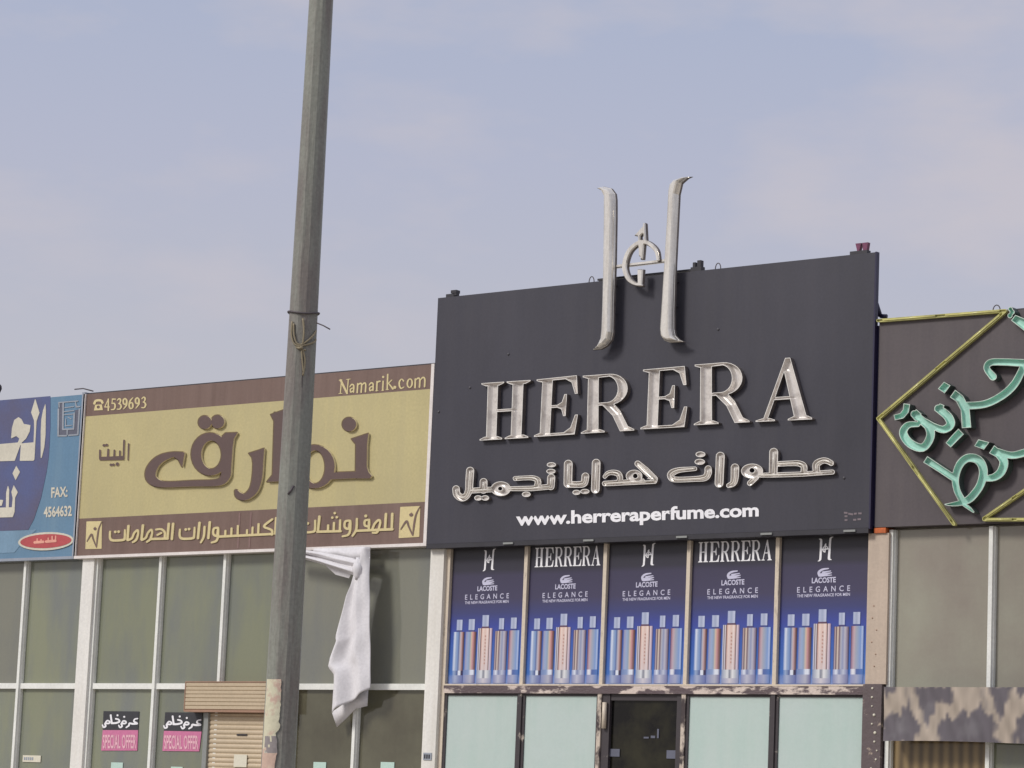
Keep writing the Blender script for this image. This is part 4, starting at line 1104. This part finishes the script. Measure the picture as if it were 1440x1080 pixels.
W1, B1, B2, PK, BR_, DK, LV, SV = (232, 238, 250), (120, 150, 200), (160, 180, 214), (214, 176, 172), (128, 84, 78), (58, 44, 66), (170, 168, 196), (190, 190, 200)
CAP = lambda a, b, v0, v1: (v0, v1, [(a, (150, 166, 206)), (a + 4, (190, 198, 224)), ((a + b) / 2, (170, 180, 206)), (b - 4, (206, 212, 234)), (b, (150, 164, 206))])
BOTT = [
    [CAP(28, 58, 354, 404), (404, 412, [(30, (70, 78, 140)), (56, (84, 88, 140))]), (412, 596, [(14, (96, 132, 200)), (22, W1), (30, B2), (40, B1), (44, (84, 96, 150)), (50, SV), (56, PK), (64, BR_), (70, DK)]), (596, 618, [(14, (90, 130, 200)), (24, B2), (42, (70, 90, 150)), (46, W1), (56, W1), (60, DK), (70, (70, 70, 120))]), (618, 655, [(14, (130, 150, 200)), (30, (176, 186, 214)), (50, (140, 150, 190)), (70, (110, 120, 176))])],
    [CAP(90, 122, 352, 404), (404, 412, [(92, (70, 78, 140)), (120, (84, 88, 140))]), (412, 592, [(76, (90, 110, 180)), (82, LV), (92, B2), (102, (150, 170, 190)), (108, (226, 200, 170)), (116, (214, 150, 150)), (124, (140, 90, 80)), (132, (60, 50, 66))]), (592, 616, [(72, (120, 140, 190)), (100, (150, 170, 210)), (110, W1), (122, W1), (132, (80, 80, 130))]), (616, 655, [(72, (140, 150, 196)), (110, (190, 190, 204)), (132, (110, 110, 160))])],
    [CAP(160, 194, 334, 388), (388, 396, [(158, (110, 80, 100)), (196, (100, 76, 100))]), (396, 594, [(140, (130, 140, 180)), (143, (240, 236, 240)), (147, (76, 52, 64)), (151, (250, 240, 240)), (156, (70, 44, 50)), (160, (222, 176, 160)), (166, (250, 226, 212)), (178, (236, 204, 190)), (190, (250, 232, 222)), (196, (220, 180, 168)), (199, (56, 40, 46)), (203, (246, 226, 226)), (209, (200, 176, 192)), (214, (120, 110, 150))]), (594, 632, [(140, (150, 160, 190)), (158, (210, 214, 220)), (166, (236, 238, 240)), (176, (130, 134, 150)), (188, (240, 240, 240)), (200, (200, 204, 210)), (216, (140, 150, 190))]), (632, 655, [(140, (150, 160, 196)), (176, (220, 214, 220)), (216, (150, 156, 190))])],
    [CAP(246, 272, 350, 402), (402, 410, [(246, (80, 72, 120)), (274, (80, 76, 130))]), (410, 594, [(228, DK), (233, (206, 180, 180)), (238, (84, 60, 70)), (244, (240, 220, 200)), (250, (120, 84, 90)), (258, SV), (266, (150, 156, 190)), (274, (200, 196, 206)), (282, (156, 140, 160)), (290, (70, 56, 80))]), (594, 616, [(226, (150, 156, 200)), (240, W1), (252, (130, 140, 180)), (270, (200, 206, 224)), (290, (100, 110, 170))]), (616, 655, [(226, (140, 146, 190)), (252, (200, 200, 216)), (290, (120, 124, 170))])],
    [CAP(306, 336, 348, 400), (400, 408, [(306, (70, 74, 136)), (336, (70, 84, 150))]), (408, 592, [(299, (60, 40, 60)), (304, (170, 124, 144)), (312, (206, 178, 184)), (322, (170, 176, 190)), (332, (150, 170, 206)), (340, (130, 160, 216)), (346, (190, 206, 236)), (352, (96, 130, 200))]), (592, 616, [(300, (180, 180, 210)), (308, (240, 240, 246)), (316, (230, 230, 240)), (324, (90, 110, 170)), (352, (90, 130, 200))]), (616, 655, [(300, (150, 156, 200)), (326, (176, 180, 206)), (352, (110, 140, 200))])],
]


def finish_poster(t):
    for i, s in enumerate(BOTT): bottle(t, s, -0.0065 - 0.0004 * i)
    mb = MB()
    for j in range(9):
        v = V0 + 430 + j * 16
        a, b = pmap(184.5, v), pmap(189.5, v + 7); mb.add([(a[0], -0.0105, a[1]), (b[0], -0.0105, a[1]), (b[0], -0.0105, b[1]), (a[0], -0.0105, b[1])], [(0, 1, 2, 3)])
    mb.build('bottle_marks', mat('brown_print', C(190, 146, 130), 0.5), t)


def copy_tree(o, parent=None):
    c = o.copy(); COL.objects.link(c)
    if parent is not None: c.parent = parent
    for ch in list(o.children): copy_tree(ch, c)
    return c


pA = make_poster('monogram'); finish_poster(pA)
pB = make_poster('word'); finish_poster(pB)
plabels = ['leftmost monogram poster of blue perfume bottles, beside the white pier', 'lettered heading poster between the left and middle monogram posters', 'middle monogram poster of perfume bottles, above the dark door', 'lettered heading poster right of the dark door', 'rightmost monogram poster of blue perfume bottles, beside the tan pier']
for i in range(5):
    src = pA if i % 2 == 0 else pB
    o = src if i in (0, 1) else copy_tree(src)
    a = ed[i] + (0.021 if i else 0.004); b = ed[i + 1] - (0.021 if i < 4 else 0.002)
    o.location = ((a + b) / 2, YGP + 0.006, PZ0); o.scale = ((b - a) / PW, 1, 1)
    o['label'] = plabels[i]

# ================================================================== SMALL THINGS ON THE FACADE
# camouflage board: fabric with a blotched print
yk = YM - 0.16
dark_pat = [[(1283, 962), (1340, 962), (1343, 988), (1333, 993), (1322, 984), (1313, 1006), (1304, 1023), (1297, 1004), (1290, 985)], [(1386, 962), (1426, 962), (1417, 989), (1410, 1012), (1402, 1001), (1397, 982)], [(1243, 1048), (1243, 1012), (1256, 1001), (1268, 1006), (1279, 985), (1286, 1008), (1299, 1016), (1295, 1034), (1284, 1048)], [(1324, 1048), (1318, 1016), (1331, 1006), (1347, 1010), (1357, 998), (1371, 1004), (1380, 986), (1392, 1004), (1405, 1014), (1402, 1030), (1416, 1048)], [(1422, 1048), (1426, 1019), (1436, 1004), (1448, 986), (1456, 1010), (1464, 1048)], [(1240, 962), (1264, 962), (1257, 976), (1248, 982)]]
mid_pat = [[(1296, 1004), (1300, 988), (1312, 984), (1320, 985), (1312, 1004), (1304, 1020)], [(1250, 1040), (1262, 1012), (1276, 1010), (1282, 1034)], [(1345, 1038), (1362, 1010), (1385, 1016), (1380, 1040)], [(1270, 966), (1280, 966), (1286, 990), (1280, 1004)], [(1376, 966), (1384, 966), (1396, 1000), (1388, 996)]]
c0 = at(1243.5, 966, yk); c1 = at(1243.5, 1042, yk)
x0, x1, z0, z1 = c0.x, XR - 0.5, c1.z, c0.z
ni, nj = 300, 44
rows_px = []
vs, fs = [], []
for i in range(ni + 1):
    for j in range(nj + 1):
        t, q = i / ni, j / nj
        vs.append((x0 + (x1 - x0) * t, yk + 0.010 * math.sin(t * 37) * math.sin(q * 3.1) + 0.006 * math.sin(t * 91 + q * 4), z0 + (z1 - z0) * q + 0.007 * math.sin(t * 23) * (1 - q)))
for i in range(ni):
    for j in range(nj):
        a = i * (nj + 1) + j; fs.append((a, a + nj + 1, a + nj + 2, a + 1))
mb = MB(); mb.add(vs, fs, 0, True)
front = len(vs)
mb.box(x0, x1, yk + 0.03, YM - 0.03, z0 + 0.02, z1 - 0.02, 1)
cb = mb.build('camouflage_board', [M_CAMO, M_DARK])
U = np.array([(1243.5 + (v[0] - x0) / (at(1440, 1005, yk).x - x0) * 196.5, 966 + (z1 - v[2]) / (z1 - z0) * 77) for v in vs])
PX, PY = U[:, 0], U[:, 1]
wob = lambda f, p: np.sin(PX * f + p) * np.sin(PX * f * 0.37 + PY * 0.13 + p * 2)
QX = PX + 1.6 * wob(0.9, 1) + 0.8 * wob(2.3, 4) + 1.2 * np.sin(PY * 0.31 + PX * 0.05)
QY = PY + 3.0 * wob(0.8, 2) + 3.4 * np.sin(PX * 1.9 + 1.3 * np.sin(PX * 0.23)) * (0.4 + 0.6 * np.sin(PX * 0.31) ** 2) + 1.4 * np.sin(PX * 4.1)
XX = 1243.5 + np.mod(QX - 1243.5, 186)
col = np.tile(np.array([176, 162, 146.0]), (len(PX), 1))
tone = 0.5 + 0.5 * wob(0.23, 3)
col = col * (1 - 0.10 * tone[:, None])


def over(col, pats, c, soft, amt):
    d = np.full(PX.shape, 1e9)
    for p in pats: d = np.minimum(d, sdf(('p', p), XX, QY))
    m_ = np.clip(0.22 - d / soft, 0, 1)[:, None] * amt
    return col * (1 - m_) + np.array(c, float) * m_


col = over(col, mid_pat, (134, 126, 120), 7, 0.8)
col = over(col, dark_pat, (92, 87, 93), 4.5, 0.92)
col = over(col, mid_pat[:3], (122, 118, 120), 9, 0.6)
col *= (1 + 0.05 * wob(3.3, 7) + 0.04 * np.sin(PX * 1.7) * np.sin(PX * 0.41))[:, None]
ca = cb.data.color_attributes.new('print', 'FLOAT_COLOR', 'POINT')
for i in range(front): ca.data[i].color = C(*col[i]) + (1,)
recenter(cb); tag(cb, 'long camouflage-patterned fabric board across the right shopfront', 'awning board')

# roller shutter with its housing
h0 = at(261.8, 960, YM - 0.1); h1 = at(371, 998.5, YM - 0.1)
hx_r = at(402, 960, YM - 0.1).x
rs = thing('roller_shutter', 'tan ribbed roller shutter with box housing between olive panes, left of the pole', 'roller shutter', ((h0.x + hx_r) / 2, YM, 0.13))
mb = MB(); nr = 7
for i in range(nr):
    za = h1.z + (h0.z - h1.z) * i / nr; zb = h1.z + (h0.z - h1.z) * (i + 1) / nr
    mb.prism([(0, 0), (1, 0)], 0, 0) if False else None
    mb.add([(h0.x, YM - 0.1, za + 0.006), (hx_r, YM - 0.1, za + 0.006), (hx_r, YM - 0.1, zb - 0.002), (h0.x, YM - 0.1, zb - 0.002)], [(0, 1, 2, 3)])
    mb.add([(h0.x, YM - 0.1, za + 0.006), (hx_r, YM - 0.1, za + 0.006), (hx_r, YM - 0.09, za), (h0.x, YM - 0.09, za)], [(0, 1, 2, 3)])
    mb.add([(h0.x, YM - 0.1, zb - 0.002), (hx_r, YM - 0.1, zb - 0.002), (hx_r, YM - 0.09, zb), (h0.x, YM - 0.09, zb)], [(0, 1, 2, 3)])
mb.box(h0.x, hx_r, YM - 0.089, YG - 0.004, h1.z, h0.z)
mb.build('housing', M_TILE, rs)
mb = MB(); mb.box(h0.x - 0.012, h0.x - 0.001, YM - 0.104, YG - 0.004, h1.z - 0.02, h0.z + 0.01); mb.box(h0.x, hx_r, YM - 0.104, YG - 0.01, h1.z - 0.025, h1.z - 0.002); mb.box(h0.x, hx_r, YM - 0.104, YG - 0.01, h0.z + 0.002, h0.z + 0.014); mb.build('housing_edge', M_TANDK, rs)
gx = at(294, 1040, YM).x
mb = MB(); mb.box(gx - 0.06, gx + 0.0, YM - 0.03, YG - 0.004, 0.13, h1.z - 0.027); mb.build('guide', M_ALUSIDE, rs)
mb = MB(); z = 0.13
zz_ = []
while z < h1.z - 0.03:
    zt = min(z + 0.048, h1.z - 0.028)
    prof = [(YM + 0.004, z), (YM - 0.004, z + 0.008), (YM - 0.007, (z + zt) / 2), (YM - 0.004, zt - 0.01), (YM + 0.004, zt)]
    vs = [(x, y, zq) for y, zq in prof for x in (gx, hx_r)]
    mb.add(vs, [(2 * i, 2 * i + 1, 2 * i + 3, 2 * i + 2) for i in range(4)], 0, True); z = zt
mb.build('curtain', M_TILE, rs)
u0, u1 = at(334, 1032.3, YM), at(348, 1034.6, YM)
mb = MB(); mb.box(u0.x, u1.x, YM - 0.014, YM - 0.006, u1.z, u0.z); mb.build('slot', M_DARK, rs)
u0, u1 = at(331, 1061, YM), at(348, 1079, YM)
mb = MB(); mb.box(u0.x, u1.x, YM - 0.018, YM - 0.012, u1.z, u0.z); pn = recenter(mb.build('paper_notice', M_PAPER)); tag(pn, 'white paper notice stuck on the tan shutter', 'notice')

# special offer stickers
off_shapes = [S((574, 272, 22), (540, 280, 24), (530, 308, 26), (566, 326, 26)), S((572, 336, 30), (520, 340, 30), (476, 334, 30), (468, 362, 28), (436, 386, 22)), S((374, 336, 24), (396, 302, 24), (430, 312, 24), (422, 334, 26), (374, 338, 28), (382, 370, 28), (358, 386, 26), (340, 360, 22)), S((404, 250, 32)),
              S((318, 232, 32)), S((298, 276, 26), (335, 286, 26), (346, 312, 28), (300, 330, 30), (246, 332, 30)), S((232, 232, 30), (250, 330, 30)), S((166, 336, 24), (190, 300, 24), (222, 312, 24), (214, 334, 26), (166, 338, 28), (174, 370, 28), (148, 384, 26), (133, 356, 22))]
fn_unit = lambda x, y: ((x - 138) / 450, (y - 180) / 240)
for k_, (TL, TR_, ML, MR, BL, BR, lab) in enumerate((((145.5, 1000), (195.5, 1000.5), (144.4, 1026.7), (194, 1026.7), (142.2, 1055.5), (192.8, 1055.5), 'black and pink special offer sticker beside the white pier'),
                                                    ((232.2, 1001.6), (284.4, 1002.2), (230.5, 1027.7), (283.3, 1028.8), (228.3, 1056), (280, 1056.6), 'black and pink special offer sticker beside the roller shutter'))):
    t = thing('sticker', lab, 'sticker', tuple(at((BL[0] + BR[0]) / 2, BL[1], YG)), 'special offer stickers on the glass')
    y = YG - 0.006
    F_ = facade(y)
    qd = lambda a, b, c, d: [F_(*a), F_(*b), F_(*c), F_(*d)]
    mb = MB(); mb.prism(qd(TL, TR_, MR, ML), y, YG - 0.001); mb.build('black_half', M_STK, t)
    mb = MB(); mb.prism(qd(ML, MR, BR, BL), y, YG - 0.001); mb.build('pink_half', M_PINK, t)
    mb = MB(); ink(mb, tx(tx([(t_, [(p[0], p[1], p[2] * 0.72) for p in d_]) for t_, d_ in off_shapes], fn_unit), bil(TL, TR_, ML, MR)), facade(y - 0.003), y - 0.003, None, cell=0.3); mb.build('arabic_lettering', M_WHITEPRINT, t)
    mb = MB(); b2 = bil(ML, MR, BL, BR); write(mb, 'SPECIAL OFFER', b2(0.04, 0.88), b2(0.97, 0.88), 19, y - 0.003, facade(y - 0.003), bold=0.02); mb.build('lettering', M_PINKL, t)

# small stickers low on the glass
for px0, px1, py0, lab in ((157, 173, 1072, 'small mint sticker low on the pane below the first special offer sticker'), (241, 257, 1078, 'small mint sticker below the second special offer sticker'), (441.5, 459, 1071.5, 'small mint sticker low on the brown pane right of the pole'), (536, 555, 1071.5, 'small mint sticker low on the brown pane beside the white pier')):
    a, b = at(px0, py0, YG), at(px1 - 1, py0 + 24, YG)
    mb = MB(); mb.box(a.x, b.x, YG - 0.006, YG - 0.001, b.z, a.z); tag(recenter(mb.build('sticker', M_MINTST)), lab, 'sticker', 'small mint stickers on the glass')
a, b = at(33, 1062, YG), at(57.5, 1072, YG)
pt = thing('notice_plate', 'small white plate on the olive pane under the blue sign', 'plate', ((a.x + b.x) / 2, YG, b.z))
mb = MB(); mb.box(a.x, b.x, YG - 0.008, YG - 0.001, b.z, a.z); mb.build('plate', M_PAPER, pt)
mb = MB()
for j in range(5): mb.box(a.x + 0.02 + j * 0.032, a.x + 0.042 + j * 0.032, YG - 0.010, YG - 0.008, b.z + 0.02, a.z - 0.02)
mb.build('faded_marks', M_GREY1, pt)
a, b = at(596, 1058.5, YP), at(607, 1069, YP)
pt = thing('notice_plate', 'small grey plate screwed low on the white pier left of the perfume shop', 'plate', ((a.x + b.x) / 2, YP, b.z))
mb = MB(); mb.box(a.x, b.x, YP - 0.008, YP - 0.001, b.z, a.z); mb.build('plate', M_GREY1, pt)
mb = MB()
for j in range(3): mb.box(a.x + 0.012 + j * 0.028, a.x + 0.03 + j * 0.028, YP - 0.010, YP - 0.008, b.z + 0.014, a.z - 0.016)
mb.build('faded_marks', M_DARK, pt)

# ================================================================== HANGING BANNER CLOTH
yc = YG - 0.22
cl = thing('banner_cloth', 'loose white banner cloth hanging knotted from under the khaki sign', 'cloth', tuple(at(500, 1020, yc)))
Z8 = lambda x, y: (420 + x / 4, 760 + y / 4)


def interp(tab, t):
    for (a, va), (b, vb) in zip(tab[:-1], tab[1:]):
        if t <= b: return va + (vb - va) * (t - a) / (b - a)
    return tab[-1][1]


Ltab = [(38, 352), (100, 342), (150, 318), (190, 308), (250, 294), (310, 270), (430, 245), (545, 224), (570, 228), (660, 190), (712, 175), (755, 207), (810, 205), (900, 197), (970, 188)]
Rtab = [(38, 398), (110, 399), (200, 400), (300, 403), (450, 406), (600, 405), (790, 404), (832, 401)]
mb = MB(); na, nb_ = 40, 60
vs, fs = [], []
for j in range(nb_ + 1):
    t = j / nb_
    yl_, yr_ = 38 + (970 - 38) * t, 38 + (832 - 38) * t
    xl, xr = interp(Ltab, yl_), interp(Rtab, yr_)
    for i in range(na + 1):
        s = i / na
        x, y = xl + (xr - xl) * s, yl_ + (yr_ - yl_) * s
        amp = 0.045 * min(1, 0.25 + t * 1.3)
        dep = amp * (0.75 * math.sin(s * 6.2 + 0.4 - 2.4 * t) + 0.55 * abs(math.sin(s * 5.2 - 1.9 * t + 0.9)) + 0.30 * math.sin(s * 12 - 5.5 * t + 1)) - 0.04 * math.sin(s * math.pi) + 0.004 * math.sin(t * 19 + s * 7)
        v = at(*Z8(x, y), yc); vs.append((v.x, yc + dep, v.z))
for j in range(nb_):
    for i in range(na):
        a = j * (na + 1) + i; fs.append((a, a + 1, a + na + 2, a + na + 1))
mb.add(vs, fs, 0, True)
o = mb.build('hanging_drape', M_CLOTH, cl); sd = o.modifiers.new('thickness', 'SOLIDIFY'); sd.thickness = 0.006
# the folded-back hem behind
mb = MB()
V = [at(*Z8(x, y), yc + 0.09) for x, y in ((188, 965), (260, 915), (330, 870), (392, 838), (376, 930), (310, 946), (252, 1005), (205, 1048))]
mb.add([(v.x, v.y + (0.03 if i > 3 else 0), v.z) for i, v in enumerate(V)], [(0, 1, 6, 7), (1, 2, 5, 6), (2, 3, 4, 5)], 0, True)
o = mb.build('hem_flap', M_CLOTH, cl); sd = o.modifiers.new('thickness', 'SOLIDIFY'); sd.thickness = 0.006
# horizontal folded band, creased lengthwise
mb = MB(); n = 34; m = 26
vs, fs = [], []
fold = [(0, 0.03), (0.10, -0.015), (0.30, -0.045), (0.47, -0.01), (0.56, 0.035), (0.66, -0.02), (0.84, -0.05), (0.93, -0.01), (1.0, 0.03)]
for i in range(n + 1):
    t = i / n
    x = -70 + 425 * t
    yt1 = interp([(-70, 40), (35, 52), (120, 62), (230, 84), (300, 98), (355, 122)], x); yb1 = interp([(-70, 85), (35, 106), (120, 132), (210, 162), (300, 194), (355, 205)], x)
    for j in range(m + 1):
        q = j / m
        v = at(*Z8(x, yt1 + (yb1 - yt1) * q), yc)
        vs.append((v.x, yc + 0.005 + interp(fold, min(1, max(0, q + 0.06 * math.sin(2.4 * t + 0.6)))) * (0.75 + 0.35 * math.sin(4 * t + 1)) + 0.006 * math.sin(9 * t + 14 * q), v.z))
for i in range(n):
    for j in range(m):
        a = i * (m + 1) + j; fs.append((a, a + m + 1, a + m + 2, a + 1))
mb.add(vs, fs, 0, True); o = mb.build('folded_band', M_CLOTH, cl); sd = o.modifiers.new('thickness', 'SOLIDIFY'); sd.thickness = 0.006
# knot and the strip tied up to the sign
mb = MB(); cpt = at(*Z8(345, 160), yc)
vs, fs = [], []
for i in range(9):
    for j in range(14):
        th, ph = math.pi * (i + 0.001) / 8.002, 2 * math.pi * j / 14
        r_ = 1 + 0.22 * abs(math.sin(2.5 * ph + 3 * th)) - 0.1 + 0.1 * math.sin(5 * th)
        vs.append((cpt.x + 0.055 * r_ * math.sin(th) * math.cos(ph), yc - 0.03 + 0.045 * r_ * math.sin(th) * math.sin(ph), cpt.z + 0.10 * r_ * math.cos(th)))
for i in range(8):
    for j in range(14):
        a, b = i * 14 + j, i * 14 + (j + 1) % 14; fs.append((a, b, b + 14, a + 14))
mb.add(vs, fs, 0, True); mb.build('knot', M_CLOTH, cl)
mb = MB(); V = [at(*Z8(x, y), yc + 0.07) for x, y in ((90, 46), (220, 41), (350, 37), (402, 36), (80, 60), (215, 88), (330, 120), (400, 125))]
mb.add([(v.x, v.y + 0.012 * math.sin(2.3 * i_), v.z) for i_, v in enumerate(V)], [(0, 1, 5, 4), (1, 2, 6, 5), (2, 3, 7, 6)], 0, True); o = mb.build('back_sheet', M_CLOTH, cl); sd = o.modifiers.new('thickness', 'SOLIDIFY'); sd.thickness = 0.006
mb = MB(); pts3 = [at(*Z8(130, 120), yc + 0.05), at(*Z8(200, 140), yc + 0.05), at(*Z8(300, 180), yc + 0.05), at(*Z8(285, 212), yc + 0.07), at(*Z8(210, 192), yc + 0.07)]
mb.add([tuple(p) for p in pts3], [(0, 1, 2, 3, 4)]); o = mb.build('loose_edge', M_CLOTH, cl); sd = o.modifiers.new('thickness', 'SOLIDIFY'); sd.thickness = 0.006

# ================================================================== LAMP POLE IN FRONT
dist = 22.5
d0 = CF + CR * ((420 - 720) / FOC)
YPOLE = dist * d0[1]
pb0 = at((367 + 414.8) / 2, 1080, YPOLE); pt0 = at((435 + 468.5) / 2, 0, YPOLE)
rng = lambda v: (v - Vector((0, 0, EYE))).dot(Vector(CF))
R0 = 48.0 / 2 / FOC * rng(pb0); R1 = 33.5 / 2 / FOC * rng(pt0)
ax = (pt0 - pb0) / (pt0.z - pb0.z)
ZTOP = 9.5


def pole_at(z):
    c_ = pb0 + ax * (z - pb0.z); r_ = R0 + (R1 - R0) * (z - pb0.z) / (pt0.z - pb0.z); return c_, r_


gp = pole_at(0.13)[0]
lp = thing('lamp_pole', 'tall tapered grey octagonal pole standing before the khaki sign', 'pole', (gp.x, gp.y, 0.13))
mb = MB(); nside = 8; nz = 40
TH0 = math.radians(14)
vs, fs = [], []
for i in range(nz + 1):
    z = 0.15 + (ZTOP - 0.15) * i / nz
    c_, r_ = pole_at(z)
    for j in range(nside):
        for dlt in (-0.13, 0.13):
            a = TH0 + 2 * math.pi * j / nside + dlt
            rr = r_ * 1.02
            vs.append((c_.x + rr * math.cos(a), c_.y + rr * math.sin(a), z))
m = nside * 2
for i in range(nz):
    for j in range(m):
        a, b = i * m + j, i * m + (j + 1) % m; fs.append((a, b, b + m, a + m))
fs.append(tuple(nz * m + j for j in range(m)))
mb.add(vs, fs, 0, False); mb.build('shaft', M_POLE, lp)
mb = MB(); c_, r_ = pole_at(0.15); mb.box(c_.x - 0.22, c_.x + 0.22, c_.y - 0.22, c_.y + 0.22, 0.131, 0.15)
mb.build('base_plate', M_ALUSIDE, lp)
mb = MB(); ct, rt = pole_at(ZTOP - 0.05); mb.tube([tuple(ct), (ct.x + 0.1, ct.y - 0.3, ZTOP + 0.5), (ct.x + 0.3, ct.y - 1.6, ZTOP + 0.8)], 0.04, 8)
am = mb.build('arm', M_POLE, lp)
mb = MB(); mb.box(ct.x + 0.18, ct.x + 0.46, ct.y - 2.2, ct.y - 1.55, ZTOP + 0.74, ZTOP + 0.9); mb.build('lamp_head', M_ALUSIDE, am)
# scars on the shaft
mb = MB()


def on_pole(px, py, lift=0.006):
    """the point of the shaft seen at a pixel, lifted off its face"""
    o_ = Vector((0, 0, EYE)); d = Vector(CF + CR * ((px - 720) / FOC) - CU * ((py - 540) / FOC)).normalized()
    t = dist * 0.97
    for _ in range(60):
        p = o_ + d * t; c_, r_ = pole_at(p.z)
        gap = math.hypot(p.x - c_.x, p.y - c_.y) - (r_ * 1.0 + lift)
        t += gap * 0.7
        if gap < 1e-4: break
    return o_ + d * t


mb.tube([tuple(on_pole(x, y, 0.0)) for x, y in ((405, 695), (409, 690), (413, 683))], 0.009, 6)
mb.tube([tuple(on_pole(x, y, 0.0)) for x, y in ((423, 505), (425, 520), (424.5, 545))], 0.004, 6)
mb.build('scar', M_WIREDK, lp)

# rope and wire tied round the pole
rp = thing('tied_rope', 'frayed rope and thin wire tied around the grey pole', 'rope', tuple(pole_at(at(424, 490, YPOLE).z)[0]))
mb = MB()
zr = at(425, 442, YPOLE).z; c_, r_ = pole_at(zr)
mb.tube([(c_.x + (r_ + 0.012) * math.cos(a), c_.y + (r_ + 0.012) * math.sin(a), zr + 0.012 * math.sin(2 * a)) for a in (2 * math.pi * i / 24 for i in range(24))], 0.007, 6, closed=True)
a = at(445, 454, YPOLE); b = at(464, 463, YPOLE); mb.tube([tuple(a), tuple((a + b) / 2 + Vector((0, 0, 0.004))), tuple(b)], 0.005, 6)
mb.build('wire', M_WIREDK, rp)
mb = MB()
for pts in ([(411, 452), (410, 470), (413, 482), (420, 486.5), (432, 484.5), (442.5, 480.5), (444, 477)], [(413, 455), (413.5, 470), (417, 482), (424, 484.5), (434, 478), (441, 471), (444.6, 465)], [(426, 448), (427.5, 465), (426, 484)], [(422, 486), (427, 495), (429, 510), (426, 528)], [(420, 488), (425, 492), (430, 492)], [(424, 490), (425.5, 510), (427, 524)]):
    sm = smooth_path([p + (1,) for p in pts], 4)
    mb.tube([tuple(on_pole(p[0], p[1], 0.012)) for p in sm], 0.0075, 6)
mb.build('rope', M_WIRE, rp)
mb = MB(); kp = on_pole(421, 489, 0.015); mb.tube([tuple(kp + Vector((-0.03, 0, 0.01))), tuple(kp + Vector((0, 0, -0.004))), tuple(kp + Vector((0.03, 0, 0.0)))], 0.011, 8); mb.build('knot', M_WIRE, rp)

# torn paper pasted on the pole
tp = thing('torn_poster', 'torn remains of a cream paper poster pasted on the left side of the pole', 'poster', tuple(at(380, 1080, YPOLE)))
edge_r = [(955, 395.5), (985, 395), (1010, 393), (1014, 391.5), (1018, 393.5), (1026, 393), (1031, 388), (1040, 389.5), (1052, 390), (1062, 389), (1080, 386), (1100, 384), (1130, 380)]
mb = MB(); vs, fs = [], []
rows = [955 + i * 4 for i in range(44)]
nc = 8
for y in rows:
    rgt = interp(edge_r, y) + random.uniform(-0.7, 0.7)
    lft = 435 - 0.063 * y + 0.6
    for i in range(nc + 1):
        s = i / nc; vs.append(tuple(on_pole(lft + (rgt - lft) * s, y, 0.005 + 0.003 * random.random())))
for j in range(len(rows) - 1):
    for i in range(nc):
        c_ = rows[j]
        gl = 1 if (1033 < c_ < 1058 and i > 0 and random.random() < 0.75) else 0
        a = j * (nc + 1) + i; mb_f = (a, a + 1, a + nc + 2, a + nc + 1)
        fs.append((mb_f, gl))
b0 = len(mb.v)
mb.add(vs, [f for f, g_ in fs if g_ == 0], 0, True)
for f, g_ in fs:
    if g_: mb.f.append(f); mb.m.append(1); mb.smooth.append(True)
mb.build('paper', [M_TORN, M_TORN2], tp)

print('objects', len(bpy.data.objects))
